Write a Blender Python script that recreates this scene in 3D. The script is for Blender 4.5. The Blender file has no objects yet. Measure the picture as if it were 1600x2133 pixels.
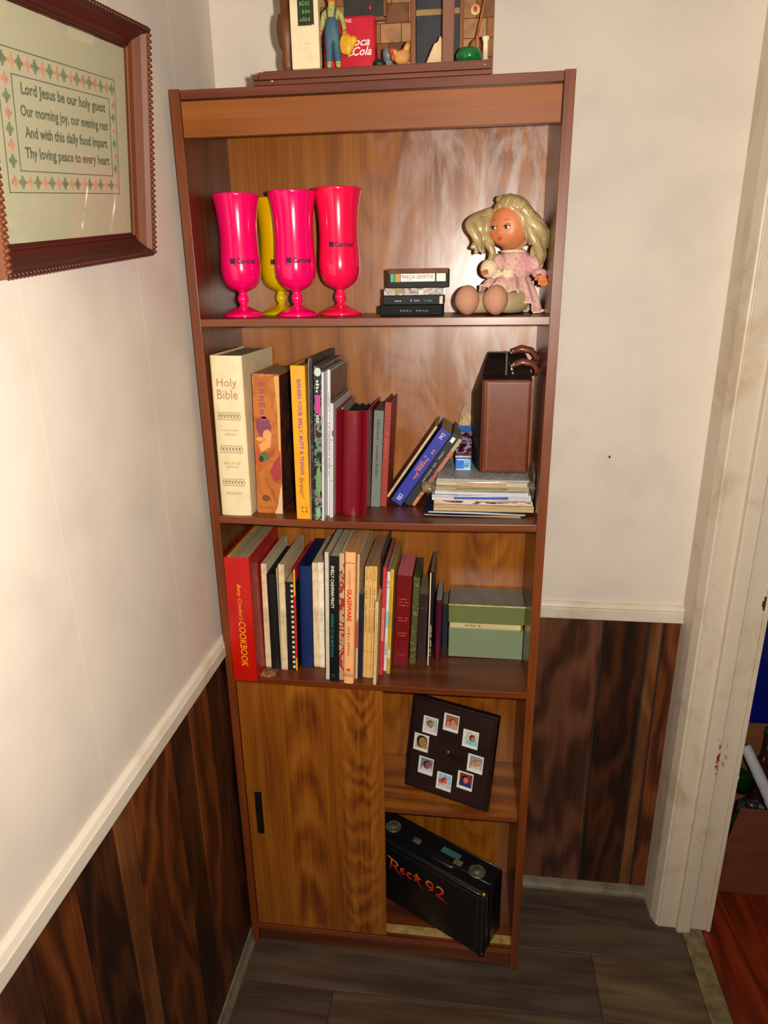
import bpy, bmesh, math, random
from math import sin, cos, pi, radians, atan2, hypot, sqrt
from mathutils import Vector, Matrix, Euler
random.seed(7)
SC = bpy.context.scene
COL = SC.collection

# ------------------------------------------------------------------ camera, light, exposure
CAM = Vector((0.47362, -1.14328, 1.46293)); YAW, PIT, ROL, FPX = 0.129742, -0.323236, -0.013975, 1414.95
fw = Vector((-sin(YAW)*cos(PIT), cos(YAW)*cos(PIT), sin(PIT)))
rt = fw.cross(Vector((0, 0, 1))).normalized(); up = rt.cross(fw)
rr = rt*cos(ROL) + up*sin(ROL); uu = -rt*sin(ROL) + up*cos(ROL)
camd = bpy.data.cameras.new('camera'); cam = bpy.data.objects.new('camera', camd); COL.objects.link(cam)
M3 = Matrix((rr, uu, -fw)).transposed()
cam.matrix_world = Matrix.Translation(CAM) @ M3.to_4x4()
camd.sensor_fit = 'VERTICAL'; camd.sensor_height = 24.0; camd.lens = FPX/2133.0*24.0; camd.clip_start = 0.02
SC.camera = cam
SC.view_settings.view_transform = 'Standard'; SC.view_settings.look = 'None'
SC.view_settings.gamma = 1.0; SC.view_settings.exposure = 0.0; SC.view_settings.use_curve_mapping = False
world = bpy.data.worlds.new('world'); SC.world = world; world.use_nodes = True
world.node_tree.nodes['Background'].inputs[0].default_value = (1.0, 0.86, 0.7, 1)
world.node_tree.nodes['Background'].inputs[1].default_value = 0.05
# the flash of the camera, a little to the right of the lens
fl = bpy.data.lights.new('camera_flash', 'SPOT'); flo = bpy.data.objects.new('camera_flash', fl); COL.objects.link(flo)
fl.energy = 63.0; fl.color = (1.0, 0.912, 0.80); fl.shadow_soft_size = 0.011; fl.spot_size = radians(150); fl.spot_blend = 0.8
flo.matrix_world = Matrix.Translation(CAM + rr*0.065 + uu*0.015) @ (M3 @ Euler((radians(8), 0, 0)).to_matrix()).to_4x4()
# warm ambient fill added under the ceiling, behind the camera; no lamp seen
cl = bpy.data.lights.new('ceiling_fill_light', 'AREA'); clo = bpy.data.objects.new('ceiling_fill_light', cl); COL.objects.link(clo)
cl.energy = 5.0; cl.color = (1.0, 0.80, 0.58); cl.shape = 'DISK'; cl.size = 0.45
clo.location = (0.5, -1.7, 2.36)

# ------------------------------------------------------------------ materials
MATS = {}
def s2l(c): return tuple(((v/255.0)/12.92 if v/255.0 <= 0.04045 else ((v/255.0+0.055)/1.055)**2.4) for v in c)
def base(name):
    m = bpy.data.materials.new(name); m.use_nodes = True; nt = m.node_tree
    return m, nt, nt.nodes['Principled BSDF']
def N(nt, typ, **kw):
    n = nt.nodes.new(typ)
    for k, v in kw.items():
        if k in n.inputs.keys(): n.inputs[k].default_value = v
        else: setattr(n, k, v)
    return n
def coords(nt, scale=(1, 1, 1), loc=(0, 0, 0)):
    t = nt.nodes.new('ShaderNodeTexCoord'); mp = nt.nodes.new('ShaderNodeMapping')
    mp.inputs['Scale'].default_value = scale; mp.inputs['Location'].default_value = loc
    nt.links.new(t.outputs['Object'], mp.inputs['Vector']); return mp.outputs[0]
def ramp(nt, fac, stops, interp='LINEAR'):
    r = nt.nodes.new('ShaderNodeValToRGB'); r.color_ramp.interpolation = interp
    e = r.color_ramp.elements
    while len(e) > 1: e.remove(e[-1])
    e[0].position = stops[0][0]; e[0].color = (*s2l(stops[0][1]), 1)
    for p_, c in stops[1:]:
        q = e.new(p_); q.color = (*s2l(c), 1)
    nt.links.new(fac, r.inputs[0]); return r.outputs[0]
def mixc(nt, fac, a, b, mode='MIX'):
    n = nt.nodes.new('ShaderNodeMix'); n.data_type = 'RGBA'; n.blend_type = mode
    for v, i in ((fac, 0), (a, 6), (b, 7)):
        if hasattr(v, 'is_output'): nt.links.new(v, n.inputs[i])
        elif i == 0: n.inputs[0].default_value = v
        else: n.inputs[i].default_value = (*s2l(v), 1)
    return n.outputs[2]
def mth(nt, op, a, b=0.0, clamp=False):
    n = nt.nodes.new('ShaderNodeMath'); n.operation = op; n.use_clamp = clamp
    for v, i in ((a, 0), (b, 1)):
        if hasattr(v, 'is_output'): nt.links.new(v, n.inputs[i])
        else: n.inputs[i].default_value = v
    return n.outputs[0]
def noise(nt, vec, scale, detail=3.0, dist=0.0, rough=0.5):
    n = N(nt, 'ShaderNodeTexNoise', Scale=scale, Detail=detail, Distortion=dist, Roughness=rough)
    nt.links.new(vec, n.inputs['Vector']); return n.outputs[0]
def bump(nt, b, h, strength=0.2, dist=0.001):
    n = N(nt, 'ShaderNodeBump', Strength=strength, Distance=dist); nt.links.new(h, n.inputs['Height'])
    nt.links.new(n.outputs[0], b.inputs['Normal'])

def plain(col, rough=0.55, var=0.08, metal=0.0, spec=0.5, coat=0.0, bmp=0.0, scale=60.0, key=None):
    """painted, printed, plastic, paper or cloth surface with slight mottling"""
    k = ('plain', col, rough, var, metal, spec, coat, bmp, scale, key)
    if k in MATS: return MATS[k]
    m, nt, b = base('surface_%02x%02x%02x' % col)
    v = coords(nt); n = noise(nt, v, scale, 3)
    dk = tuple(max(0, int(c*(1-var*1.6))) for c in col); lt = tuple(min(255, int(c*(1+var))) for c in col)
    nt.links.new(ramp(nt, n, [(0.3, dk), (0.5, col), (0.72, lt)]), b.inputs['Base Color'])
    b.inputs['Roughness'].default_value = rough; b.inputs['Metallic'].default_value = metal
    b.inputs['Specular IOR Level'].default_value = spec; b.inputs['Coat Weight'].default_value = coat; b.inputs['Coat Roughness'].default_value = 0.08
    if bmp: bump(nt, b, n, bmp)
    MATS[k] = m; return m

def wood(name, stops, axis='z', freq=9.0, rough=0.42, coat=0.0, figure=0.35, knots=0.0, haze=0.0, seed=0.0, stretch=0.09, bmp=0.12, fine=0.28, arches=()):
    if name in MATS: return MATS[name]
    m, nt, b = base(name)
    def sc(a, k): return tuple(a*k if ax == axis else a for ax in 'xyz')
    v1 = coords(nt, sc(freq, stretch), (seed, seed*1.7, seed*0.6))
    v2 = coords(nt, sc(freq*0.55, stretch*1.6), (seed*2.1, seed, seed))
    v3 = coords(nt, sc(freq*26, 0.018), (seed, 0, 0))
    a = noise(nt, v1, 2.2, 5, 0.25, 0.6); c = noise(nt, v2, 1.6, 3, 0.15); f = noise(nt, v3, 1.0, 2)
    ring = mth(nt, 'ADD', mth(nt, 'MULTIPLY', mth(nt, 'SINE', mth(nt, 'MULTIPLY', c, 48.0)), 0.5), 0.5)
    t = mth(nt, 'ADD', mth(nt, 'MULTIPLY', a, 1.0-figure-fine+0.2), mth(nt, 'ADD', mth(nt, 'MULTIPLY', ring, figure*0.55), mth(nt, 'MULTIPLY', f, fine)))
    if arches:
        so_ = nt.nodes.new('ShaderNodeSeparateXYZ'); nt.links.new(coords(nt), so_.inputs[0])
        wn = noise(nt, coords(nt, (20, 20, 7)), 1.0, 4)
        for x0_, wd_, cv_, fq_, amt_ in arches:
            dxx = mth(nt, 'SUBTRACT', so_.outputs[0], x0_)
            ff = mth(nt, 'ADD', mth(nt, 'MULTIPLY', mth(nt, 'MULTIPLY', dxx, dxx), cv_), mth(nt, 'ADD', so_.outputs[2], mth(nt, 'MULTIPLY', wn, 0.22)))
            rg = mth(nt, 'SINE', mth(nt, 'MULTIPLY', ff, fq_))
            mk = mth(nt, 'SUBTRACT', 1.0, mth(nt, 'POWER', mth(nt, 'DIVIDE', mth(nt, 'ABSOLUTE', dxx), wd_), 3.0), True)
            t = mth(nt, 'ADD', t, mth(nt, 'MULTIPLY', mth(nt, 'MULTIPLY', rg, mk), amt_))
    col = ramp(nt, t, stops)
    if knots:
        vk = coords(nt, sc(4.2, 0.5), (seed*3.3+0.4, seed, seed*1.3))
        wv = N(nt, 'ShaderNodeTexVoronoi', Scale=1.3); wv.inputs['Randomness'].default_value = 0.9
        off = nt.nodes.new('ShaderNodeVectorMath'); off.operation = 'ADD'
        nt.links.new(vk, off.inputs[0])
        nn = N(nt, 'ShaderNodeTexNoise', Scale=3.0); nt.links.new(vk, nn.inputs['Vector'])
        sc2 = nt.nodes.new('ShaderNodeVectorMath'); sc2.operation = 'SCALE'; sc2.inputs['Scale'].default_value = 0.35
        nt.links.new(nn.outputs['Color'], sc2.inputs[0]); nt.links.new(sc2.outputs[0], off.inputs[1])
        nt.links.new(off.outputs[0], wv.inputs['Vector'])
        k = mth(nt, 'SUBTRACT', 1.0, mth(nt, 'MULTIPLY', wv.outputs['Distance'], 3.4), True)
        k = mth(nt, 'MULTIPLY', mth(nt, 'MULTIPLY', k, k), knots, True)
        col = mixc(nt, k, col, (14, 8, 6))
    if haze:
        # dust and wiping smears left on the veneer
        vh = coords(nt, (7, 7, 2.2), (3.1, 0, 0.4))
        h = noise(nt, vh, 1.5, 5, 2.2, 0.6)
        vb = coords(nt, (1, 1, 1)); sp = nt.nodes.new('ShaderNodeSeparateXYZ'); nt.links.new(vb, sp.inputs[0])
        side = mth(nt, 'MULTIPLY', mth(nt, 'SUBTRACT', sp.outputs[0], 0.22), 4.0, True)
        side = mth(nt, 'MULTIPLY', side, mth(nt, 'MULTIPLY', mth(nt, 'SUBTRACT', sp.outputs[2], 1.02), 3.0, True))
        hh = mth(nt, 'MULTIPLY', mth(nt, 'MULTIPLY', mth(nt, 'SUBTRACT', h, 0.44), 5.0, True), side)
        col = mixc(nt, mth(nt, 'MULTIPLY', hh, haze), col, (196, 176, 168))
    nt.links.new(col, b.inputs['Base Color'])
    b.inputs['Roughness'].default_value = rough; b.inputs['Coat Weight'].default_value = coat; b.inputs['Coat Roughness'].default_value = 0.24
    bump(nt, b, f, bmp, 0.0006)
    MATS[name] = m; return m

def glass(name, col=(235, 240, 236), rough=0.02, alpha=0.14):
    """clear sheet: mostly see-through with a sharp reflection"""
    if name in MATS: return MATS[name]
    m = bpy.data.materials.new(name); m.use_nodes = True; nt = m.node_tree; nt.nodes.clear()
    out = nt.nodes.new('ShaderNodeOutputMaterial'); mx = nt.nodes.new('ShaderNodeMixShader'); tr = nt.nodes.new('ShaderNodeBsdfTransparent')
    gl = N(nt, 'ShaderNodeBsdfGlossy', Roughness=rough); lw = N(nt, 'ShaderNodeLayerWeight', Blend=0.5)
    tr.inputs[0].default_value = (*s2l(col), 1)
    nz = noise(nt, coords(nt), 25.0, 2)
    fz = mth(nt, 'ADD', 0.04, mth(nt, 'MULTIPLY', mth(nt, 'POWER', lw.outputs['Facing'], 5.0), 0.96))
    f = mth(nt, 'ADD', fz, mth(nt, 'MULTIPLY', nz, alpha*0.4), True)
    nt.links.new(f, mx.inputs[0]); nt.links.new(tr.outputs[0], mx.inputs[1]); nt.links.new(gl.outputs[0], mx.inputs[2]); nt.links.new(mx.outputs[0], out.inputs[0])
    MATS[name] = m; return m

def blotch(name, cols, scale=90.0, rough=0.5, stretch=(1, 1, 1), dist=1.0, typ='noise', coat=0.0, bmp=0.0):
    """printed or patterned surface in several flat colours"""
    if name in MATS: return MATS[name]
    m, nt, b = base(name); v = coords(nt, stretch)
    if typ == 'noise': f = noise(nt, v, scale, 3, dist)
    else:
        vo = N(nt, 'ShaderNodeTexVoronoi', Scale=scale); nt.links.new(v, vo.inputs['Vector']); f = vo.outputs['Distance']
    n = len(cols); lo, hi = (0.34, 0.66) if typ == 'noise' else (0.0, 0.75)
    nt.links.new(ramp(nt, f, [(0 if i == 0 else lo+(hi-lo)*i/n, c) for i, c in enumerate(cols)], 'CONSTANT'), b.inputs['Base Color'])
    b.inputs['Roughness'].default_value = rough; b.inputs['Coat Weight'].default_value = coat
    if bmp: bump(nt, b, f, bmp)
    MATS[name] = m; return m

def pages(col=(196, 184, 158), axis='x', key=''):
    """page block: fine leaf lines across the thickness"""
    k = ('pages', col, axis)
    if k in MATS: return MATS[k]
    m, nt, b = base('page_edges_%s' % axis)
    sc = tuple(1500.0 if a == axis else 6.0 for a in 'xyz'); f = noise(nt, coords(nt, sc), 1.0, 2)
    dk = tuple(int(c*0.62) for c in col)
    nt.links.new(ramp(nt, f, [(0.3, dk), (0.55, col), (0.8, tuple(min(255, int(c*1.08)) for c in col))]), b.inputs['Base Color'])
    b.inputs['Roughness'].default_value = 0.8; bump(nt, b, f, 0.3, 0.0004)
    MATS[k] = m; return m

# ------------------------------------------------------------------ mesh helpers
def add_box(bm, lo, hi, mi=0):
    x0, y0, z0 = lo; x1, y1, z1 = hi
    v = [bm.verts.new(p) for p in ((x0, y0, z0), (x1, y0, z0), (x1, y1, z0), (x0, y1, z0), (x0, y0, z1), (x1, y0, z1), (x1, y1, z1), (x0, y1, z1))]
    for f in ((3, 2, 1, 0), (4, 5, 6, 7), (0, 1, 5, 4), (1, 2, 6, 5), (2, 3, 7, 6), (3, 0, 4, 7)):
        bm.faces.new([v[i] for i in f]).material_index = mi
    return v
def add_prism(bm, pts, axis, a, b, mi=0):
    """2-D outline (in the other two axes, in order) extruded along an axis"""
    def P(p, t):
        return {'x': (t, p[0], p[1]), 'y': (p[0], t, p[1]), 'z': (p[0], p[1], t)}[axis]
    A = [bm.verts.new(P(p, a)) for p in pts]; Bv = [bm.verts.new(P(p, b)) for p in pts]; n = len(pts)
    fs = [bm.faces.new(A), bm.faces.new(Bv[::-1])]
    for i in range(n): fs.append(bm.faces.new((A[i], Bv[i], Bv[(i+1) % n], A[(i+1) % n])))
    for f in fs: f.material_index = mi
def add_lathe(bm, prof, c=(0, 0, 0), seg=40, axis='z', mi=0):
    rings = []
    for r, h in prof:
        ring = []
        for i in range(seg):
            t = 2*pi*i/seg; a_, b_ = max(r, 1e-5)*cos(t), max(r, 1e-5)*sin(t)
            p = {'z': (a_, b_, h), 'y': (a_, h, b_), 'x': (h, a_, b_)}[axis]
            ring.append(bm.verts.new((c[0]+p[0], c[1]+p[1], c[2]+p[2])))
        rings.append(ring)
    for k in range(len(rings)-1):
        for i in range(seg):
            f = bm.faces.new((rings[k][i], rings[k][(i+1) % seg], rings[k+1][(i+1) % seg], rings[k+1][i])); f.smooth = True; f.material_index = mi
    for ring, e in ((rings[0], -1), (rings[-1], 1)):
        f = bm.faces.new(ring if e > 0 else ring[::-1]); f.material_index = mi
def add_tube(bm, pts, rad, seg=8, mi=0, flat=1.0, cap=True):
    pts = [Vector(p) for p in pts]; n = len(pts); rad = rad if isinstance(rad, (list, tuple)) else [rad]*n
    rings = []; prev = None
    for i, p in enumerate(pts):
        d = (pts[min(i+1, n-1)] - pts[max(i-1, 0)]).normalized()
        if prev is None:
            a = d.orthogonal().normalized()
        else:
            a = (prev - d*prev.dot(d)); a = a.normalized() if a.length > 1e-6 else d.orthogonal().normalized()
        prev = a; b = d.cross(a)
        rings.append([bm.verts.new(p + (a*cos(2*pi*k/seg) + b*sin(2*pi*k/seg)*flat)*rad[i]) for k in range(seg)])
    for k in range(n-1):
        for i in range(seg):
            f = bm.faces.new((rings[k][i], rings[k][(i+1) % seg], rings[k+1][(i+1) % seg], rings[k+1][i])); f.smooth = True; f.material_index = mi
    if cap:
        bm.faces.new(rings[0][::-1]).material_index = mi; bm.faces.new(rings[-1]).material_index = mi
def add_ball(bm, c, r, seg=16, mi=0, fn=None):
    r = (r, r, r) if not isinstance(r, (tuple, list)) else r
    g = bmesh.ops.create_uvsphere(bm, u_segments=seg, v_segments=max(6, seg*3//4), radius=1.0)
    for v in g['verts']:
        d = v.co.copy(); s = fn(d) if fn else 1.0
        v.co = Vector((c[0]+d.x*r[0]*s, c[1]+d.y*r[1]*s, c[2]+d.z*r[2]*s))
    fs = set(f for v in g['verts'] for f in v.link_faces)
    for f in fs: f.smooth = True; f.material_index = mi
def nb(): return bmesh.new()

def tag(o, label=None, cat=None, group=None, kind=None):
    for k, v in (('label', label), ('category', cat), ('group', group), ('kind', kind)):
        if v: o[k] = v
    return o
def obj(name, bm, mat, parent=None, bevel=0.0, seg=2, loc=None, rot=None, label=None, solid=0.0, flip=True):
    if flip: bmesh.ops.recalc_face_normals(bm, faces=bm.faces[:])
    me = bpy.data.meshes.new(name); bm.to_mesh(me); bm.free()
    for m in (mat if isinstance(mat, (list, tuple)) else [mat]): me.materials.append(m)
    o = bpy.data.objects.new(name, me); COL.objects.link(o)
    if parent is not None: o.parent = parent
    if loc: o.location = loc
    if rot: o.rotation_euler = rot
    if bevel:
        b = o.modifiers.new('bevel', 'BEVEL'); b.width = bevel; b.segments = seg; b.limit_method = 'ANGLE'; b.angle_limit = radians(40)
    if label: o['label'] = label
    return o
def box(name, lo, hi, mat, parent=None, bevel=0.0, **k):
    b = nb(); add_box(b, lo, hi); return obj(name, b, mat, parent, bevel, **k)
def thing(name, label, cat, loc=(0, 0, 0), rot=(0, 0, 0), group=None, kind=None):
    o = bpy.data.objects.new(name, None); COL.objects.link(o); o.location = loc; o.rotation_euler = rot
    o.empty_display_size = 0.02
    return tag(o, label, cat, group, kind)

def text_mesh(body, weight=0.0, spacing=1.0, shear=0.0, lines=1.0):
    cu = bpy.data.curves.new('lettering', 'FONT'); cu.body = body; cu.size = 1.0; cu.offset = weight; cu.space_character = spacing
    cu.shear = shear; cu.resolution_u = 2; cu.align_x = 'CENTER'; cu.space_line = lines
    ob = bpy.data.objects.new('lettering', cu); COL.objects.link(ob)
    dg = bpy.context.evaluated_depsgraph_get(); dg.update()
    me = bpy.data.meshes.new_from_object(ob.evaluated_get(dg)); bpy.data.objects.remove(ob); bpy.data.curves.remove(cu)
    return me
def text(body, mat, parent, c, size, frame=((1, 0, 0), (0, 0, 1)), rot=0.0, weight=0.0, shear=0.0, wrap=None, name='lettering', spacing=1.0, off=0.0004, zfun=None):
    """flat lettering fitted into size=(length, height), centred at c on a surface spanned by frame (u, v); rot turns it in the plane"""
    me = text_mesh(body, weight, spacing, shear)
    xs = [v.co.x for v in me.vertices]; ys = [v.co.y for v in me.vertices]
    if not xs: return None
    cx, cy = (min(xs)+max(xs))/2, (min(ys)+max(ys))/2; sx = size[0]/(max(xs)-min(xs)); sy = size[1]/(max(ys)-min(ys))
    U, Vv = Vector(frame[0]).normalized(), Vector(frame[1]).normalized(); n = U.cross(Vv)
    ca, sa = cos(rot), sin(rot)
    for v in me.vertices:
        a, b = (v.co.x-cx)*sx, (v.co.y-cy)*sy; a, b = a*ca-b*sa, a*sa+b*ca
        if wrap:      # around a vertical cylinder-like body whose radius depends on height
            z = c[2]+b; r = wrap(z)+off; t = -pi/2 + (c[0]+a)/r; v.co = Vector((r*cos(t), r*sin(t), z))
        else: v.co = Vector(c) + U*a + Vv*b + n*off
    me.materials.clear(); me.materials.append(mat)
    o = bpy.data.objects.new(name, me); COL.objects.link(o); o.parent = parent
    return o
def marks(mat, parent, c, size, frame=((1, 0, 0), (0, 0, 1)), rot=0.0, n=14, seed=1, off=0.0004, name='print_marks'):
    """illegible print: a row of small uneven strokes"""
    rnd = random.Random(seed); U, Vv = Vector(frame[0]).normalized(), Vector(frame[1]).normalized(); nn = U.cross(Vv); b = nb(); ca, sa = cos(rot), sin(rot)
    x = -size[0]/2; w = size[0]/n
    def Q(a, d): return Vector(c) + U*(a*ca-d*sa) + Vv*(a*sa+d*ca) + nn*off
    for i in range(n):
        if rnd.random() < 0.13: x += w; continue
        h = size[1]*(0.5+0.5*rnd.random()); y0 = -size[1]/2; ww = w*(0.55+0.2*rnd.random())
        k = rnd.choice((0, 1, 2))
        t = w*0.26
        rects = [(x, y0, x+t, y0+h)]
        if k == 0: rects += [(x, y0, x+ww, y0+t), (x, y0+h-t, x+ww, y0+h)]
        elif k == 1: rects += [(x, y0+h*0.45, x+ww, y0+h*0.45+t), (x+ww-t, y0, x+ww, y0+h*0.5)]
        else: rects += [(x+ww-t, y0, x+ww, y0+h), (x, y0, x+ww, y0+t)]
        for j, (a0, b0, a1, b1) in enumerate(rects):
            b.faces.new([b.verts.new(Q(*q)+nn*(j*0.00003)) for q in ((a0, b0), (a1, b0), (a1, b1), (a0, b1))])
        x += w
    return obj(name, b, mat, parent, flip=False)
def patch(name, mat, parent, pts, frame=((1, 0, 0), (0, 0, 1)), c=(0, 0, 0), off=0.0005):
    U, Vv = Vector(frame[0]).normalized(), Vector(frame[1]).normalized(); nn = U.cross(Vv); b = nb()
    b.faces.new([b.verts.new(Vector(c)+U*p_[0]+Vv*p_[1]+nn*off) for p_ in pts]); return obj(name, b, mat, parent, flip=False)
def ell(cx, cy, rx, ry, n=14, a0=0, a1=2*pi, jit=0, seed=0):
    r = random.Random(seed); return [(cx+rx*cos(a0+(a1-a0)*i/n)*(1+jit*(r.random()-.5)), cy+ry*sin(a0+(a1-a0)*i/n)*(1+jit*(r.random()-.5))) for i in range(n)]
DOWN = -pi/2

# ------------------------------------------------------------------ dimensions
W, T, H, D = 0.61, 0.016, 1.7508, 0.2106
Z1, Z2, Z3, Z4 = 1.4111, 1.0606, 0.7200, 0.3928
XL, YW, XR = -0.0093, 0.2424, 0.9436
SAG = {2: 0.006, 3: 0.003}
def sag(k, x): return -SAG[k]*(1-((x-W/2)/(W/2))**2)*0.8
def zs(k, x): return (Z2 if k == 2 else Z3) + sag(k, x)

# ------------------------------------------------------------------ the room
white = plain((220, 209, 196), 0.55, 0.02, bmp=0.04, scale=9)
whiteT = blotch('painted_trim', [(205, 193, 172)]*1, 10)
def paint(name, col, stain, scale=5.0):
    if name in MATS: return MATS[name]
    m, nt, b = base(name); v = coords(nt)
    n = noise(nt, v, scale, 5, 0.6, 0.6); n2 = noise(nt, v, 90, 2)
    c = mixc(nt, mth(nt, 'MULTIPLY', mth(nt, 'SUBTRACT', n, 0.52), 4.0, True), col, stain)
    nt.links.new(c, b.inputs['Base Color']); b.inputs['Roughness'].default_value = 0.5; bump(nt, b, n2, 0.08)
    MATS[name] = m; return m
trimm = paint('painted_trim_worn', (216, 206, 190), (192, 172, 138), 6)
walnut_bands = [(0.2, (22, 9, 5)), (0.42, (58, 26, 14)), (0.58, (92, 46, 24)), (0.8, (128, 72, 40))]
def wains(i, kind):
    st = {'d': [(0.25, (19, 9, 4)), (0.45, (44, 21, 9)), (0.6, (66, 33, 14)), (0.8, (90, 50, 24))],
          'r': [(0.22, (30, 13, 5)), (0.42, (74, 34, 12)), (0.6, (104, 52, 19)), (0.8, (130, 74, 32))],
          'o': [(0.22, (78, 42, 19)), (0.45, (104, 61, 29)), (0.65, (122, 75, 38)), (0.85, (136, 90, 50))],
          'm': [(0.2, (36, 18, 11)), (0.42, (70, 39, 25)), (0.58, (94, 56, 37)), (0.8, (118, 74, 52))]}[kind]
    return wood('wainscot_wood_%s%d' % (kind, i), st, 'z', 7.0, 0.45, 0.0, 0.5, knots=(0 if kind == 'o' else 1.5), seed=i*1.37+0.3, stretch=0.16)

def boards(parent, axis, cuts, z0, z1, face, mats, back, gap=0.003, name='wainscot_board'):
    """upright boards side by side; face = plane of their fronts, back = wall plane behind"""
    for i in range(len(cuts)-1):
        a, b = cuts[i]+gap/2, cuts[i+1]-gap/2
        if axis == 'y': lo, hi = (min(face, back), a, z0), (max(face, back), b, z1)
        else: lo, hi = (a, min(face, back), z0), (b, max(face, back), z1)
        box(name, lo, hi, mats[i % len(mats)], parent, bevel=0.0012 if gap > 0.002 else 0.0, seg=1)

ZR0, ZR1 = 0.764, 0.802
def struct(name, lo, hi, mat, parent=None):
    o = box(name, lo, hi, mat, parent); o['kind'] = 'structure'; return o
groove = plain((38, 34, 34), 0.8)
wl = struct('wall_left', (XL-0.10, -2.6, 0), (XL-0.004, YW+0.1, 2.4), groove)
boards(wl, 'y', [-2.6, -0.95, -0.75, -0.622, -0.527, -0.432, -0.382, -0.238, -0.166, -0.077, YW], 0.0, ZR0+0.006, XL, [wains(1, 'd'), wains(2, 'r'), wains(3, 'm'), wains(4, 'r'), wains(5, 'd'), wains(6, 'o'), wains(7, 'r'), wains(8, 'd'), wains(9, 'r'), wains(10, 'd')], XL-0.005, 0.004)
boards(wl, 'y', [-2.6, -1.65, -1.24, -0.835, -0.435, -0.155, 0.05, YW], ZR0, 2.4, XL+0.0005, [white], XL-0.005, 0.0005, 'painted_panel')
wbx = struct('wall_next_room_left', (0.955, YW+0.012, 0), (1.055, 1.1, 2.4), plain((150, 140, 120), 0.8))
wb = struct('wall_back', (XL-0.1, YW+0.004, 0), (0.9528, YW+0.14, 2.4), groove)
boards(wb, 'x', [XL, 0.30, 0.62, 0.777, 0.874, 0.903, XR+0.012], 0.0, ZR0+0.006, YW, [wains(11, 'r'), wains(12, 'd'), wains(16, 'm'), wains(14, 'd'), wains(15, 'o'), wains(13, 'r')], YW+0.005, 0.0045)
boards(wb, 'x', [XL, XR+0.012], ZR0, 2.4, YW-0.0005, [white], YW+0.005, 0.001, 'painted_panel')

def rail(name, axis, a, b, plane, sgn):
    """chair rail: flat board with a bead line near its top edge"""
    prof = [(0, ZR0), (0.011, ZR0), (0.012, ZR0+0.002), (0.012, ZR0+0.023), (0.0095, ZR0+0.0245), (0.0095, ZR0+0.026), (0.012, ZR0+0.0285), (0.009, ZR0+0.035), (0.004, ZR1), (0, ZR1)]
    bm = nb(); add_prism(bm, [(plane+sgn*p_[0], p_[1]) for p_ in prof], {'y': 'y', 'x': 'x'}[axis], a, b)
    o = obj(name, bm, trimm); o['kind'] = 'structure'; return o
rail('trim_1', 'y', -2.6, YW-0.012, XL, 1)
rail('trim_2', 'x', XL, XR+0.008, YW, -1)
coved = plain((112, 106, 88), 0.5, 0.12, scale=30)
def cove(name, axis, a, b, plane, sgn):
    prof = [(0, 0), (0.015, 0), (0.0135, 0.006), (0.009, 0.012), (0.006, 0.018), (0.004, 0.024), (0, 0.025)]
    bm = nb(); add_prism(bm, [(plane+sgn*p_[0], p_[1]) for p_ in prof], axis, a, b)
    o = obj(name, bm, coved); o['kind'] = 'structure'
cove('baseboard_left', 'y', -2.6, YW-0.015, XL, 1)
cove('baseboard_back', 'x', XL, XR, YW, -1)

# floor: grey-brown vinyl planks running along x
fl_ = struct('floor', (XL-0.1, -2.6, -0.05), (1.003, YW+0.1, -0.003), groove)
ftone = [[(0.2, (42, 30, 22)), (0.42, (70, 54, 40)), (0.6, (90, 71, 53)), (0.82, (108, 89, 68))],
         [(0.2, (38, 28, 24)), (0.42, (62, 49, 40)), (0.6, (80, 64, 51)), (0.82, (97, 80, 64))],
         [(0.2, (46, 34, 24)), (0.42, (74, 58, 42)), (0.6, (96, 77, 56)), (0.82, (116, 96, 72))]]
fm = [wood('floor_plank_%d' % i, ftone[i % 3], 'x', 9.0, 0.45, 0.0, 0.3, knots=0.8, seed=i*2.1, stretch=0.09) for i in range(5)]
ys = [-2.6, -2.1, -1.6, -1.1, -0.69, -0.54, -0.39, -0.24, -0.09, 0.06, YW]
k = 0
for i in range(len(ys)-1):
    ends = [XL]+[[0.40], [0.79], [0.21], [0.62], [0.33, ]][i % 5]+[1.003] if i < 8 else ([XL, 0.30, 1.003] if i == 9 else [XL, 0.782, 1.003])
    for j in range(len(ends)-1):
        e1 = ends[j+1]
        box('floor_plank', (ends[j]+0.0006, ys[i]+0.0006, -0.004), (e1-0.0006, ys[i+1]-0.0006, 0.0), fm[k % 5], fl_, bevel=0.0006, seg=1); k += 1
struct('ceiling', (XL-0.1, -2.6, 2.4), (2.7, 1.3, 2.45), plain((205, 198, 185), 0.8))
struct('wall_front', (XL-0.1, -2.7, 0), (2.7, -2.6, 2.45), plain((190, 176, 152), 0.8))
# right wall with the doorway: the near stretch lies behind the camera
struct('wall_right', (0.953, -2.6, 0), (1.05, -0.82, 2.4), plain((200, 190, 172), 0.7))
struct('wall_above_door', (0.953, -0.82, 2.04), (1.05, 0.16, 2.4), plain((200, 190, 172), 0.7))
struct('wall_right_end', (0.953, 0.166, 0), (1.055, YW+0.01, 2.4), plain((60, 50, 42), 0.8))

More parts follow.
